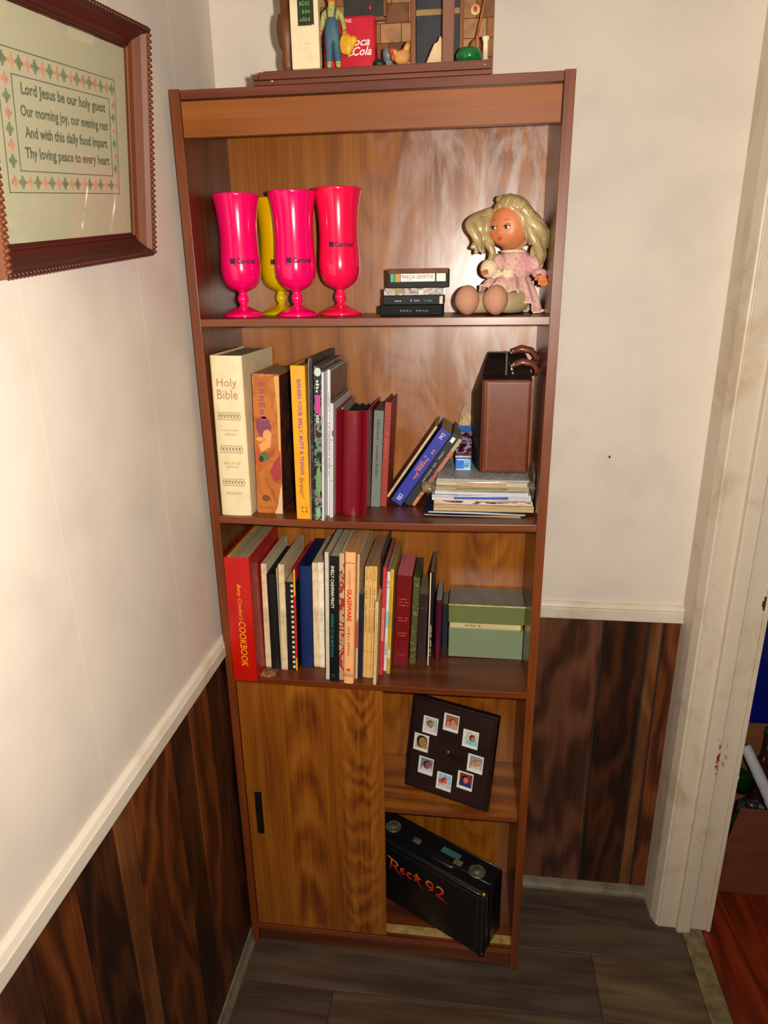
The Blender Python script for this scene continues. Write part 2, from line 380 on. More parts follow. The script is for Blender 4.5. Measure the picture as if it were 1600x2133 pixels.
def doorpaint():
    m, nt, b = base('door_casing_paint'); v = coords(nt)
    n = noise(nt, v, 7, 5, 0.8, 0.62)
    c = mixc(nt, mth(nt, 'MULTIPLY', mth(nt, 'SUBTRACT', n, 0.53), 4.0, True), (212, 198, 178), (182, 158, 120))
    sp = nt.nodes.new('ShaderNodeSeparateXYZ'); nt.links.new(v, sp.inputs[0])
    # rust-red scrape and grey scuffs on the stop, about half a metre up
    def band(out, cc, w): return mth(nt, 'SUBTRACT', 1.0, mth(nt, 'DIVIDE', mth(nt, 'ABSOLUTE', mth(nt, 'SUBTRACT', out, cc)), w), True)
    n2 = noise(nt, coords(nt, (1, 1, 0.35)), 260, 4, 0.5)
    xc = mth(nt, 'ADD', mth(nt, 'MULTIPLY', mth(nt, 'SUBTRACT', sp.outputs[2], 0.49), -0.06), 1.0165)
    msk = mth(nt, 'MULTIPLY', band(sp.outputs[0], xc, 0.0085), band(sp.outputs[2], 0.495, 0.105))
    msk = mth(nt, 'MULTIPLY', mth(nt, 'SUBTRACT', mth(nt, 'ADD', mth(nt, 'MULTIPLY', msk, 0.55), mth(nt, 'MULTIPLY', n2, 1.6)), 1.17), 14.0, True)
    c = mixc(nt, msk, c, (136, 48, 26))
    m2 = mth(nt, 'MULTIPLY', band(sp.outputs[0], 1.035, 0.02), band(sp.outputs[2], 0.49, 0.10))
    m2 = mth(nt, 'MULTIPLY', mth(nt, 'SUBTRACT', mth(nt, 'ADD', mth(nt, 'MULTIPLY', m2, 0.5), noise(nt, coords(nt, (1, 1, 0.5)), 150, 4)), 0.88), 9.0, True)
    c = mixc(nt, mth(nt, 'MULTIPLY', m2, 0.6), c, (110, 104, 98))
    nt.links.new(c, b.inputs['Base Color']); b.inputs['Roughness'].default_value = 0.42
    return m
dpm = doorpaint()
dr = thing('door_1', None, None, (0, 0, 0)); dr['kind'] = 'structure'
ZD = 2.06
def piece(name, pts, z0=0.0, z1=ZD, mat=dpm, bev=0.001):
    bm = nb(); add_prism(bm, pts, 'z', z0, z1); return obj(name, bm, mat, dr, bev)
piece('casing', [(0.937, YW-0.001), (0.937, 0.207), (0.9385, 0.178), (0.946, 0.156), (0.9495, 0.1545), (0.953, 0.1545), (0.953, YW-0.001)])
piece('jamb_board', [(0.9532, 0.17), (0.9532, 0.1535), (0.955, 0.152), (0.990, 0.152), (1.060, 0.152), (1.060, 0.17)])
piece('casing_bead', [(0.9502, 0.1545), (0.9502, 0.1510), (0.9528, 0.1502), (0.9540, 0.1518), (0.9530, 0.1545)])
piece('door_stop', [(0.990, 0.1518), (0.9915, 0.1405), (0.994, 0.139), (1.018, 0.139), (1.0205, 0.1405), (1.0205, 0.1518)])
piece('far_casing', [(1.0602, 0.19), (1.0602, 0.149), (1.069, 0.149), (1.069, 0.19)])
st = nb(); add_box(st, (1.0565, 0.1502, 0.842), (1.0605, 0.1532, 0.872)); add_box(st, (1.0540, 0.1496, 0.850), (1.0572, 0.1530, 0.862))
obj('strike_plate', st, plain((104, 62, 38), 0.5, 0.35, 0.6, scale=300), dr, 0.0006, label='rusty brown strike plate set in the door jamb')
# threshold strip and next room
box('threshold', (1.003, -2.6, -0.003), (1.048, 0.1515, 0.0035), plain((118, 104, 74), 0.55, 0.16, scale=40), None, 0.001)['kind'] = 'structure'
bpy.data.objects['threshold'].name = 'trim_3'
f2 = struct('floor_next_room', (1.003, -2.6, -0.05), (2.7, 1.3, -0.006), groove)
rm = [wood('red_floor_%d' % i, [(0.2, (58, 16, 6)), (0.42, (104, 34, 12)), (0.6, (124, 42, 14)), (0.82, (150, 62, 26))], 'y', 8, 0.3, 0.1, 0.5, seed=i*1.9+1, stretch=0.12) for i in range(4)]
xx = 1.048; k = 0
while xx < 1.9:
    w_ = 0.083; e = [-0.9, -0.2 + 0.17*((k*3) % 5), 0.9]
    for j in range(2): box('floor_board', (xx+0.0005, e[j]+0.0005, -0.007), (xx+w_-0.0005, e[j+1]-0.0005, -0.002), rm[(k+j) % 4], f2, 0.0005, seg=1)
    xx += w_; k += 1
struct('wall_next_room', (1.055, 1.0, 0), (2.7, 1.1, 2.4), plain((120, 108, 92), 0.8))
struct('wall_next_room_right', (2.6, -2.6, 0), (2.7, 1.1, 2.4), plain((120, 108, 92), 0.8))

# small dark speck on the right part of the back wall
tag(obj('wall_speck', (lambda b: (b.faces.new([b.verts.new((0.7548+q[0], YW-0.0012, 1.126+q[1])) for q in ell(0, 0, 0.0022, 0.0034, 9, jit=0.5, seed=3)]), b)[1])(nb()), plain((70, 62, 58), 0.8), flip=False), 'tiny dark speck on the white wall right of the bookcase', 'speck')

# ------------------------------------------------------------------ bookcase
bc = thing('bookcase', 'tall narrow wood-grain bookcase with sliding door, filled with books', 'bookcase', (0, 0, 0))
vdark = [(0.22, (40, 15, 4)), (0.42, (76, 32, 9)), (0.6, (99, 46, 13)), (0.82, (118, 62, 21))]
vedge = [(0.22, (68, 27, 5)), (0.42, (96, 42, 9)), (0.6, (114, 53, 13)), (0.82, (130, 68, 20))]
vback = [(0.22, (78, 36, 6)), (0.42, (124, 66, 10)), (0.6, (150, 86, 16)), (0.82, (172, 108, 32))]
vdoor = [(0.16, (52, 20, 4)), (0.34, (98, 46, 8)), (0.5, (132, 71, 12)), (0.66, (152, 88, 20)), (0.85, (168, 106, 36))]
vval = [(0.22, (90, 44, 10)), (0.42, (120, 63, 15)), (0.6, (138, 76, 21)), (0.82, (154, 92, 32))]
m_side = wood('bookcase_side', vdark, 'z', 8, 0.36, 0.35, 0.25, seed=0.5)
m_edge = wood('bookcase_edge', vedge, 'z', 10, 0.45, 0.12, 0.15, seed=1.5)
m_edgex = wood('bookcase_edge_x', vedge, 'x', 10, 0.40, 0.4, 0.15, seed=2.5)
m_back = wood('bookcase_back', vback, 'z', 9, 0.37, 0.5, 0.22, haze=0.75, seed=3.1, stretch=0.05, fine=0.32, arches=((0.52, 0.05, -45.0, 70.0, 0.10), (0.30, 0.05, -40.0, 60.0, 0.08)))
m_shelf = wood('bookcase_shelf', vdark, 'x', 8, 0.40, 0.25, 0.3, seed=4.3)
m_val = wood('bookcase_valance', vval, 'x', 6, 0.42, 0.1, 0.2, seed=5.2)
m_door = wood('bookcase_door', vdoor, 'z', 14, 0.45, 0.0, 0.20, knots=0.0, seed=6.4, stretch=0.035, fine=0.42, arches=((0.266, 0.048, -38.0, 105.0, 0.11), (0.150, 0.042, 45.0, 40.0, 0.14)))
m_top = wood('bookcase_top', [(0.25, (64, 22, 10)), (0.5, (98, 42, 22)), (0.8, (126, 66, 44))], 'x', 8, 0.45, 0.1, 0.2, seed=7.7)
for x0, x1 in ((0, T), (W-T, W)):
    sp_ = box('side_panel', (x0, 0.002, 0), (x1, D+0.002, H), m_side, bc, 0.0006)
    box('front_edging', (x0, 0.0, 0), (x1, 0.0024, H), m_edge, sp_, 0.0006)
box('back_panel', (T, D, 0.05), (W-T, D+0.004, H-0.01), m_back, bc)
box('top_board', (T, 0.003, 1.7372), (W-T, D, 1.7500), m_top, bc, 0.001)
box('valance', (T+0.001, 0.0008, 1.684), (W-T-0.001, 0.0125, 1.7340), m_val, bc, 0.0015)
def shelf(zt, th, y0, k=None, x0=T, x1=W-T, mat=None):
    def slab(ya, yb, shrink=0.0):
        bm = nb(); n = 16; rows = []
        for i in range(n+1):
            x = x0+(x1-x0)*i/n; s = sag(k, x) if k else 0
            rows.append([bm.verts.new(p_) for p_ in ((x, ya, zt+s-shrink), (x, yb, zt+s-shrink), (x, yb, zt+s-th+shrink), (x, ya, zt+s-th+shrink))])
        for i in range(n):
            for j in range(4): bm.faces.new((rows[i][j], rows[i+1][j], rows[i+1][(j+1) % 4], rows[i][(j+1) % 4]))
        bm.faces.new(rows[0]); bm.faces.new(rows[-1][::-1]); return bm
    s_ = obj('shelf', slab(y0+0.002, D), mat or m_shelf, bc)
    obj('front_edging', slab(y0, y0+0.0024), m_edgex, s_, 0.0006)
shelf(Z1, 0.0125, 0.0); shelf(Z2, 0.013, 0.0, 2); shelf(Z3, 0.013, 0.0, 3)
shelf(Z4, 0.011, 0.032, mat=wood('cabinet_shelf', vback, 'x', 7, 0.4, 0.1, 0.5, seed=8.8))
shelf(0.060, 0.013, 0.0)
box('plinth', (T, 0.010, 0.004), (W-T, 0.022, 0.0468), wood('plinth_wood', vdark, 'x', 8, 0.45, 0.0, 0.2, seed=9.1), bc, 0.0008)
tr = box('door_track', (T, 0.012, 0.0602), (W-T, 0.032, 0.0640), plain((168, 138, 84), 0.4, 0.1), bc, 0.0006)
sd = box('sliding_door', (T+0.0008, 0.0042, 0.0605), (0.3165, 0.0090, 0.7055), m_door, bc, 0.0006)
hb = nb()
prof = [(0.0345, 0.322), (0.0505, 0.322), (0.0505, 0.436), (0.0345, 0.436)]
add_box(hb, (0.0350, 0.0012, 0.324), (0.0378, 0.0041, 0.434)); add_box(hb, (0.0472, 0.0012, 0.324), (0.0500, 0.0041, 0.434))
add_box(hb, (0.0350, 0.0012, 0.324), (0.0500, 0.0041, 0.3270)); add_box(hb, (0.0350, 0.0012, 0.431), (0.0500, 0.0041, 0.434)); add_box(hb, (0.0370, 0.0030, 0.326), (0.0480, 0.0041, 0.432))
obj('handle', hb, plain((24, 16, 12), 0.35, 0.1), sd, 0.0005)
# ------------------------------------------------------------------ books
IDX = {}
def book(label, k, x0, w, y0, d, h, shift, cov, pg=(196, 184, 158), kind='paper', spine=None, grp=None, side=None, inset=0.0, z=None):
    """standing book; local x thickness, y depth, z height; spine faces the room"""
    zt = (zs(k, x0+w/2) if z is None else z) + 0.0004
    ang = atan2(shift, h)
    b = thing('book', label, 'book', (x0, y0, zt), (0, ang, 0), grp)
    if ang < 0: b.location.z += w*sin(-ang)*0
    ct = 0.0022 if kind == 'hard' else 0.0005
    ct = min(ct, w*0.2)
    cm = cov if not isinstance(cov, tuple) else plain(cov, 0.42, 0.06)
    bm = nb()
    if kind == 'round':      # rounded spine
        n = 7; outer = [(w*(0.5-0.5*cos(pi*i/n)), -0.004*sin(pi*i/n)) for i in range(n+1)]
        inner = [(min(max(p_[0], ct), w-ct), p_[1]+ct) for p_ in outer]
        pts = [(0, d)]+outer+[(w, d), (w-ct, d)]+inner[::-1]+[(ct, d)]
    else:
        pts = [(0, d), (0, 0), (w, 0), (w, d), (w-ct, d), (w-ct, ct), (ct, ct), (ct, d)]
    add_prism(bm, pts, 'z', 0, h)
    c = obj('cover', bm, cm, b, 0.0006 if w > 0.012 else 0.0002, seg=1)
    ins = 0.0035 if kind in ('hard', 'round') else 0.0006
    pb = nb(); add_box(pb, (ct*1.02, ct+0.0004, ins), (w-ct*1.02, d-ins, h-ins-inset))
    obj('page_block', pb, pages(pg), b)
    if side:
        patch('cover_art', side, b, [(0.001+d*0, 0.002), (d-0.002, 0.002), (d-0.002, h-0.002), (0.001, h-0.002)], ((0, 1, 0), (0, 0, 1)), (w+0.0001, 0, 0), 0.0002)
    return b
F = ((1, 0, 0), (0, 0, 1))
ink = lambda c, r=0.6: plain(c, r, 0.0)

# --- second shelf
A_ = 0.0385    # common lean: top shift per metre of height
b = book('thick cream Holy Bible with gold lettering, leftmost on the second shelf', 2, 0.0178, 0.057, 0.012, 0.186, 0.291, 0.004, plain((234, 218, 176), 0.38, 0.025, bmp=0.05, scale=40), (186, 170, 128), 'round')
gold = ink((176, 134, 92)); sc_ = -0.0040
text('Holy', gold, b, (0.0285, sc_, 0.243), (0.036, 0.0185)); text('Bible', gold, b, (0.0285, sc_, 0.224), (0.037, 0.0165))
for zc in (0.186, 0.126, 0.064):
    bm = nb()
    for yy in (0.0062, -0.0062): add_box(bm, (0.007, sc_-0.0006, zc+yy-0.0004), (0.050, sc_-0.0001, zc+yy+0.0004))
    for i in range(7):
        cx = 0.0105+i*0.006
        add_tube(bm, [(cx+0.0022*cos(t*0.7), sc_-0.0004, zc+0.0036*sin(t*0.7)) for t in range(8)], 0.0005, 4)
        add_box(bm, (cx+0.0024, sc_-0.0006, zc-0.003), (cx+0.0031, sc_-0.0001, zc+0.002))
    obj('ornament_band', bm, ink((140, 118, 84)), b)
text('KING JAMES', gold, b, (0.0285, sc_, 0.160), (0.031, 0.0042)); text('VERSION', gold, b, (0.0285, sc_, 0.153), (0.022, 0.0042))
text('RED LETTER', gold, b, (0.0285, sc_, 0.100), (0.031, 0.0042)); text('EDITION', gold, b, (0.0285, sc_, 0.093), (0.022, 0.0042))
text('REGENCY', gold, b, (0.0285, sc_, 0.043), (0.030, 0.0050))

b = book('thick worn orange storybook with faded purple figures on its spine', 2, 0.0800, 0.0495, 0.030, 0.166, 0.259, 0.0085, blotch('worn_orange_cloth', [(158, 86, 26), (180, 102, 34), (188, 110, 38), (176, 98, 30), (190, 124, 62)], 14, 0.6), (166, 150, 116), 'hard', side=blotch('dark_worn_cover', [(34, 12, 12), (60, 20, 18), (74, 34, 20), (42, 22, 14), (30, 12, 20)], 22, 0.6))
pur = ink((132, 62, 84)); lit = ink((226, 158, 92)); grn = ink((96, 104, 56)); mag = ink((160, 52, 60))
marks(ink((150, 78, 84)), b, (0.019, 0, 0.208), (0.074, 0.014), F, DOWN, 6, 3)
patch('spine_art', pur, b, ell(0.018, 0.165, 0.014, 0.019, 18, jit=0.15, seed=2), F, off=0.0004)
patch('spine_art', lit, b, ell(0.0245, 0.150, 0.0085, 0.010, 14, jit=0.2, seed=4), F, off=0.0006)
patch('spine_art', lit, b, ell(0.011, 0.142, 0.007, 0.004, 10), F, off=0.0006)
patch('spine_art', lit, b, [(0.018, 0.14), (0.032, 0.146), (0.030, 0.128), (0.012, 0.118), (0.008, 0.130)], F, off=0.0005)
patch('spine_art', grn, b, ell(0.018, 0.110, 0.010, 0.009, 12, jit=0.2, seed=1), F, off=0.0006)
patch('spine_art', ink((48, 42, 34)), b, ell(0.012, 0.105, 0.005, 0.006, 9, jit=0.3, seed=1), F, off=0.0007)
patch('spine_art', mag, b, [(0.047, 0.116), (0.048, 0.068), (0.034, 0.062), (0.028, 0.082), (0.036, 0.100)], F, off=0.0006)
patch('spine_art', ink((186, 86, 36)), b, [(0.002, 0.132), (0.010, 0.126), (0.012, 0.084), (0.003, 0.080)], F, off=0.0004)
patch('spine_art', ink((176, 72, 40)), b, [(0.026, 0.118), (0.040, 0.130), (0.036, 0.114), (0.028, 0.106)], F, off=0.0007)
patch('worn_corner', ink((214, 186, 142)), b, [(0.049, 0.001), (0.034, 0.001), (0.040, 0.014), (0.046, 0.050), (0.049, 0.058)], F, off=0.0004)
patch('worn_corner', ink((210, 164, 104)), b, [(0.049, 0.120), (0.045, 0.124), (0.0445, 0.200), (0.040, 0.255), (0.049, 0.257)], F, off=0.0004)
patch('publisher_mark', ink((122, 62, 34)), b, ell(0.018, 0.030, 0.008, 0.006, 14, jit=0.35, seed=6), F, off=0.0005)
marks(ink((122, 62, 34)), b, (0.018, 0, 0.012), (0.026, 0.003), F, 0, 12, 5)

b = book('bright yellow-orange book with purple title running down its spine', 2, 0.1625, 0.0255, 0.005, 0.194, 0.277, 0.003, plain((240, 164, 30), 0.4, 0.03), (128, 122, 118), 'hard')
vio = ink((150, 88, 130))
text('BANISH YOUR BELLY, BUTT & THIGHS', vio, b, (0.0135, 0, 0.169), (0.170, 0.0086), F, DOWN, weight=0.04)
text('forever!', ink((120, 62, 40)), b, (0.0125, 0, 0.060), (0.040, 0.0100), F, DOWN, shear=0.5)
marks(ink((96, 60, 24)), b, (0.0158, 0, 0.0225), (0.011, 0.005), F, 0, 3, 8); marks(ink((96, 60, 24)), b, (0.0158, 0, 0.0155), (0.011, 0.005), F, 0, 3, 9)

b = book('tall thin black book with worn pale edge, right of the yellow spine', 2, 0.1892, 0.0075, 0.004, 0.196, 0.290, 0.0085, blotch('scuffed_black', [(70, 60, 60), (26, 16, 20), (20, 12, 16), (34, 24, 26)], 120, 0.5), (128, 120, 116))
patch('worn_edge', ink((176, 166, 152)), b, [(0.0001, 0.0), (0.0012, 0), (0.0010, 0.28), (0.0001, 0.29)], F)
b = book('black softcover with green and pink foliage print on its spine', 2, 0.1968, 0.0134, 0.003, 0.192, 0.277, 0.0105, blotch('floral_spine_print', [(18, 18, 22), (30, 34, 34), (74, 112, 92), (96, 150, 112), (150, 72, 104), (22, 22, 26), (36, 30, 34)], 55, 0.35, coat=0.2), (124, 112, 112))
patch('spine_badge', ink((190, 206, 196)), b, ell(0.0067, 0.267, 0.0058, 0.0075, 14), F); patch('spine_panel', ink((18, 16, 20)), b, [(0.0015, 0.205), (0.012, 0.205), (0.012, 0.256), (0.0015, 0.256)], F)
marks(ink((222, 226, 224)), b, (0.0067, 0, 0.242), (0.022, 0.006), F, DOWN, 4, 11, off=0.0008); patch('spine_panel', ink((190, 50, 140)), b, [(0.0022, 0.196), (0.0112, 0.196), (0.0112, 0.228), (0.0022, 0.228)], F, off=0.0008)
marks(ink((214, 214, 214)), b, (0.0067, 0, 0.186), (0.014, 0.005), F, DOWN, 3, 12, off=0.0008)
patch('leaf_print', ink((104, 152, 92)), b, ell(0.0075, 0.078, 0.0052, 0.026, 14, jit=0.5, seed=4), F, off=0.0006); patch('leaf_print', ink((120, 176, 140)), b, ell(0.0067, 0.015, 0.005, 0.011, 12, jit=0.4, seed=8), F, off=0.0006)
b = book('slim white booklet standing proud, against the foliage-print spine', 2, 0.2107, 0.0038, 0.0, 0.19, 0.267, 0.0102, plain((206, 206, 208), 0.35, 0.02), (120, 114, 112))
marks(ink((120, 120, 124)), b, (0.0019, 0, 0.15), (0.09, 0.0016), F, DOWN, 30, 14)
b = book('white softcover with tiny grey spine print, taller of the white ones', 2, 0.2150, 0.0052, 0.029, 0.168, 0.268, 0.0102, plain((216, 216, 218), 0.35, 0.02), (112, 96, 92), side=plain((104, 84, 76), 0.4, 0.15))
marks(ink((120, 122, 130)), b, (0.0026, 0, 0.212), (0.035, 0.002), F, DOWN, 9, 15); marks(ink((120, 122, 130)), b, (0.0026, 0, 0.125), (0.10, 0.002), F, DOWN, 28, 16)
b = book('short off-white booklet with a torn spine beside the maroon album', 2, 0.2206, 0.0062, 0.020, 0.17, 0.211, 0.0085, paint('worn_white_paper', (206, 204, 202), (150, 146, 150), 14), (120, 110, 104))
for zz in (0.145, 0.098, 0.07): patch('spine_line', ink((92, 90, 100)), b, [(0.0, zz), (0.0062, zz+0.0006), (0.0062, zz+0.0014), (0, zz+0.0008)], F)
patch('sticker', ink((110, 30, 100)), b, ell(0.0058, 0.158, 0.0016, 0.006, 10), F)

# maroon photo album: rounded spine set between two boards, black leaves
al = thing('photo_album', 'thick maroon album with rounded spine and black pages', 'album', (0.2275, 0.039, zs(2, .257)+0.0004), (0, atan2(0.0085, 0.198), 0))
mar = plain((118, 8, 28), 0.33, 0.05, bmp=0.05, scale=400); bm = nb()
w_ = 0.0585; hh = 0.198; rsp = []
add_box(bm, (0, 0, 0), (0.0025, 0.163, hh)); add_box(bm, (w_-0.0025, 0, 0), (w_, 0.163, hh))
obj('board', bm, mar, al, 0.0006)
bm = nb(); n = 14
pts = [(0.0025, 0.004), (0.0078, 0.0005), (0.0105, 0.0065)] + [(0.0115+0.0355*i/n, 0.005-0.0085*sin(pi*i/n)**0.6) for i in range(n+1)] + [(0.0480, 0.0065), (0.0507, 0.0005), (0.056, 0.004)]
pts = pts + [(q[0], q[1]+0.003) for q in pts[::-1]]
add_prism(bm, pts, 'z', 0.0012, hh-0.0012); o = obj('spine', bm, mar, al)
bm = nb(); 
for i in range(9): add_box(bm, (0.010+0.0042*i, 0.014, 0.003), (0.0124+0.0042*i, 0.158, hh-0.014-0.002*(i % 3)))
obj('black_leaves', bm, plain((20, 16, 16), 0.7, 0.1), al)
bm = nb(); add_box(bm, (0.004, 0.03, 0.004), (0.0075, 0.158, hh-0.002)); obj('loose_leaf', bm, plain((150, 140, 126), 0.7), al)

b = book('grey-green cloth book with dark title down its spine', 2, 0.2868, 0.0178, 0.093, 0.108, 0.187, 0.0100, plain((118, 126, 116), 0.7, 0.06, bmp=0.3, scale=900), (104, 88, 72))
marks(ink((64, 78, 76)), b, (0.0092, 0, 0.150), (0.040, 0.006), F, DOWN, 7, 21); marks(ink((50, 64, 62)), b, (0.0092, 0, 0.09), (0.062, 0.006), F, DOWN, 12, 22)
b = book('slim brick-red cloth book next to the leaning paperbacks', 2, 0.3050, 0.0118, 0.096, 0.106, 0.202, 0.0120, plain((158, 56, 44), 0.6, 0.08, bmp=0.2, scale=600), (90, 80, 66), 'hard')
for zz in (0.176, 0.166, 0.032, 0.022): patch('spine_rule', ink((110, 34, 30)), b, [(0.0, zz), (0.0118, zz), (0.0118, zz+0.0008), (0, zz+0.0008)], F)
marks(ink((190, 92, 54)), b, (0.006, 0, 0.12), (0.05, 0.004), F, DOWN, 9, 23)

# --- leaning paperbacks, lowest edge on the shelf
LA = radians(33.9)
def leaner(label, xr, w, h, y0, d, cov, pg, z=0.0, side=None):
    b = thing('book', label, 'book', (xr, y0, zs(2, xr)+0.0004+z), (0, LA, 0), None)
    bm = nb(); ct = 0.0005; add_prism(bm, [(-w, d), (-w, 0), (0, 0), (0, d), (-ct, d), (-ct, ct), (-w+ct, ct), (-w+ct, d)], 'z', 0, h)
    obj('cover', bm, cov, b, 0.0003, seg=1)
    pb = nb(); add_box(pb, (-w+ct*1.1, ct+0.0003, 0.0006), (-ct*1.1, d-0.0006, h-0.0006)); obj('page_block', pb, pages(pg), b)
    if side: patch('cover_art', side, b, [(0.001, 0.001), (d-0.001, 0.001), (d-0.001, h-0.001), (0.001, h-0.001)][::-1], ((0, 1, 0), (0, 0, 1)), (-w-0.0002, 0, 0), 0.0)
    return b
b = leaner('thin cream-spined paperback with brown cover, topmost of the leaning books', 0.3205, 0.0046, 0.167, 0.100, 0.104, plain((196, 168, 122), 0.5, 0.08), (150, 130, 96), 0.0165, side=None)
bm = nb()
for i in range(40): add_box(bm, (-0.0052, 0.003+0.0, 0.004+i*0.004), (-0.0047, 0.101, 0.0064+i*0.004))
obj('striped_cover', bm, plain((86, 54, 26), 0.5, 0.3), b); b['label'] = 'thin cream-spined paperback with brown striped cover, highest of the leaning books'
b = leaner('blue paperback with orange lettering leaning to the right', 0.3440, 0.0225, 0.171, 0.100, 0.105, paint('blue_cover', (38, 48, 158), (66, 78, 190), 12), (168, 138, 96))
marks(ink((226, 134, 44)), b, (-0.0085, 0, 0.098), (0.080, 0.0055), F, pi/2*-1, 16, 31); marks(ink((226, 134, 44)), b, (-0.0150, 0, 0.092), (0.046, 0.0050), F, DOWN, 10, 32)
marks(ink((200, 70, 60)), b, (-0.0118, 0, 0.086), (0.030, 0.0022), F, DOWN, 8, 33); marks(ink((206, 206, 226)), b, (-0.0110, 0, 0.157), (0.014, 0.009), F, DOWN, 3, 34); marks(ink((206, 206, 226)), b, (-0.011, 0, 0.014), (0.014, 0.009), F, DOWN, 3, 35)
b = leaner('black paperback with pale spine print, leaning against the blue one', 0.3622, 0.0140, 0.167, 0.099, 0.105, paint('black_teal_cover', (20, 26, 32), (74, 92, 100), 10), (128, 104, 74))
marks(ink((206, 210, 210)), b, (-0.007, 0, 0.153), (0.012, 0.006), F, DOWN, 2, 36); marks(ink((150, 164, 168)), b, (-0.007, 0, 0.088), (0.076, 0.004), F, DOWN, 20, 37)
patch('spine_badge', ink((232, 232, 230)), b, [(-0.0105, 0.148), (-0.004, 0.148), (-0.004, 0.158), (-0.0105, 0.158)], F, off=0.0006)
b = leaner('thin tan paperback with red spine print, lowest of the leaning books', 0.3712, 0.0068, 0.158, 0.098, 0.104, plain((186, 122, 84), 0.5, 0.15), (150, 140, 110))
marks(ink((172, 50, 40)), b, (-0.0034, 0, 0.088), (0.115, 0.0048), F, DOWN, 26, 38)
patch('spine_top', ink((162, 160, 128)), b, [(-0.0067, 0.128), (-0.0002, 0.134), (-0.0002, 0.1578), (-0.0067, 0.1578)], F)

# --- magazines under the leather case
def sheetstack(label, x0, x1, y0, y1, z0, th, cols, rotz, seed, name='magazine', wav=0.0012, cat='magazine', cornerlift=0.0):
    """limp magazine: wavy slab, coloured spine strip as a part"""
    o = thing(name, label, cat, ((x0+x1)/2, (y0+y1)/2, z0), (0, 0, rotz), 'magazines stacked under the leather case')
    rnd = random.Random(seed); ph = rnd.random()*6; n = 18; hw, hd = (x1-x0)/2, (y1-y0)/2
    def zf(x): return wav*(0.5+0.5*sin(x*26+ph))*0.6
    def slab(ya, yb, ix, z0_, z1_, mat, nm, bulge=0.0):
        bm = nb(); rows = []
        for i in range(n+1):
            x = -hw+ix+(2*hw-2*ix)*i/n; q = zf(x)
            rows.append([bm.verts.new(p_) for p_ in ((x, ya, z0_+q*0.4), (x, yb, z0_+q*0.4), (x, yb, z1_+q), (x, ya, z1_+q))])
        for i in range(n):
            for j in range(4): bm.faces.new((rows[i][j], rows[i+1][j], rows[i+1][(j+1) % 4], rows[i][(j+1) % 4]))
        bm.faces.new(rows[0]); bm.faces.new(rows[-1][::-1]); return obj(nm, bm, mat, o)
    slab(-hd, hd, 0.0, 0.0, th, cols[0], 'cover'); 
    slab(-hd-0.0008, -hd+0.004, 0.002, th*0.18, th*0.82, cols[1], 'page_edges')
    if len(cols) > 2: slab(-hd-0.0012, -hd+0.001, hw*0.45, th*0.30, th*0.72, cols[2], 'colour_strip')
    return o
zz = zs(2, 0.5)+0.0006
mg = [('navy blue thin magazine at the very bottom of the pile, poking out left', .391, .571, .040, .20, .0030, [plain((20, 32, 84), .4), pages((170, 150, 110), 'z')], -0.02),
      ('dark magazine with pale page edges, second from the bottom of the pile', .400, .580, .043, .20, .0034, [plain((34, 32, 50), .4), pages((190, 190, 196), 'z')], -0.03),
      ('buff magazine with wavy page edges above the dark ones', .410, .590, .047, .20, .0110, [plain((176, 150, 108), .6), pages((190, 166, 122), 'z')], 0.01),
      ('pinkish magazine with red and black print along its edge', .409, .589, .050, .20, .0072, [plain((196, 178, 166), .5), blotch('pink_black_edge', [(206, 190, 172), (212, 152, 128), (206, 190, 172), (60, 30, 40), (196, 110, 110)], 16, .5, (1, 1, 3))], 0.015),
      ('white magazine with a blue stripe along its edge', .408, .584, .049, .20, .0098, [plain((200, 202, 210), .4), pages((196, 198, 206), 'z'), plain((56, 84, 176), .4)], 0.0),
      ('white magazine with a red corner mark, just under the plastic bag', .410, .580, .049, .20, .0062, [plain((206, 206, 210), .4), pages((204, 204, 210), 'z')], 0.01),
      ('beige comic with green edging, lowest inside the clear bag', .414, .580, .050, .20, .0086, [plain((168, 156, 122), .6), pages((170, 156, 120), 'z'), plain((110, 116, 50), .5)], -0.005),
      ('comic with orange edge inside the clear bag', .413, .578, .051, .20, .0068, [plain((200, 190, 170), .5), pages((214, 196, 160), 'z'), plain((206, 140, 70), .5)], 0.005),
      ('folded grey newspaper on top of the pile inside the clear bag', .415, .581, .052, .20, .0040, [blotch('newsprint', [(150, 152, 156), (166, 168, 172), (160, 162, 166), (112, 114, 122), (164, 166, 170)], 60, .7, (1, 1, 1)), pages((176, 178, 180), 'z')], 0.0)]
for i, (l_, x0, x1, y0, y1, th, cols, rz) in enumerate(mg):
    sheetstack(l_, x0+(0.003, 0.002, -0.001, 0.002, -0.002, 0.003, 0.0, 0.002, 0)[i], x1, y0, y1, zz, th-0.0002, cols, rz*1.0+(0, 0, 0.012, -0.014, 0.018, -0.012, 0.010, -0.008, 0.006)[i], i*5+2, wav=0.0026); zz += th+0.0009
    if i == 5: ZBAG = zz
ZST = zz
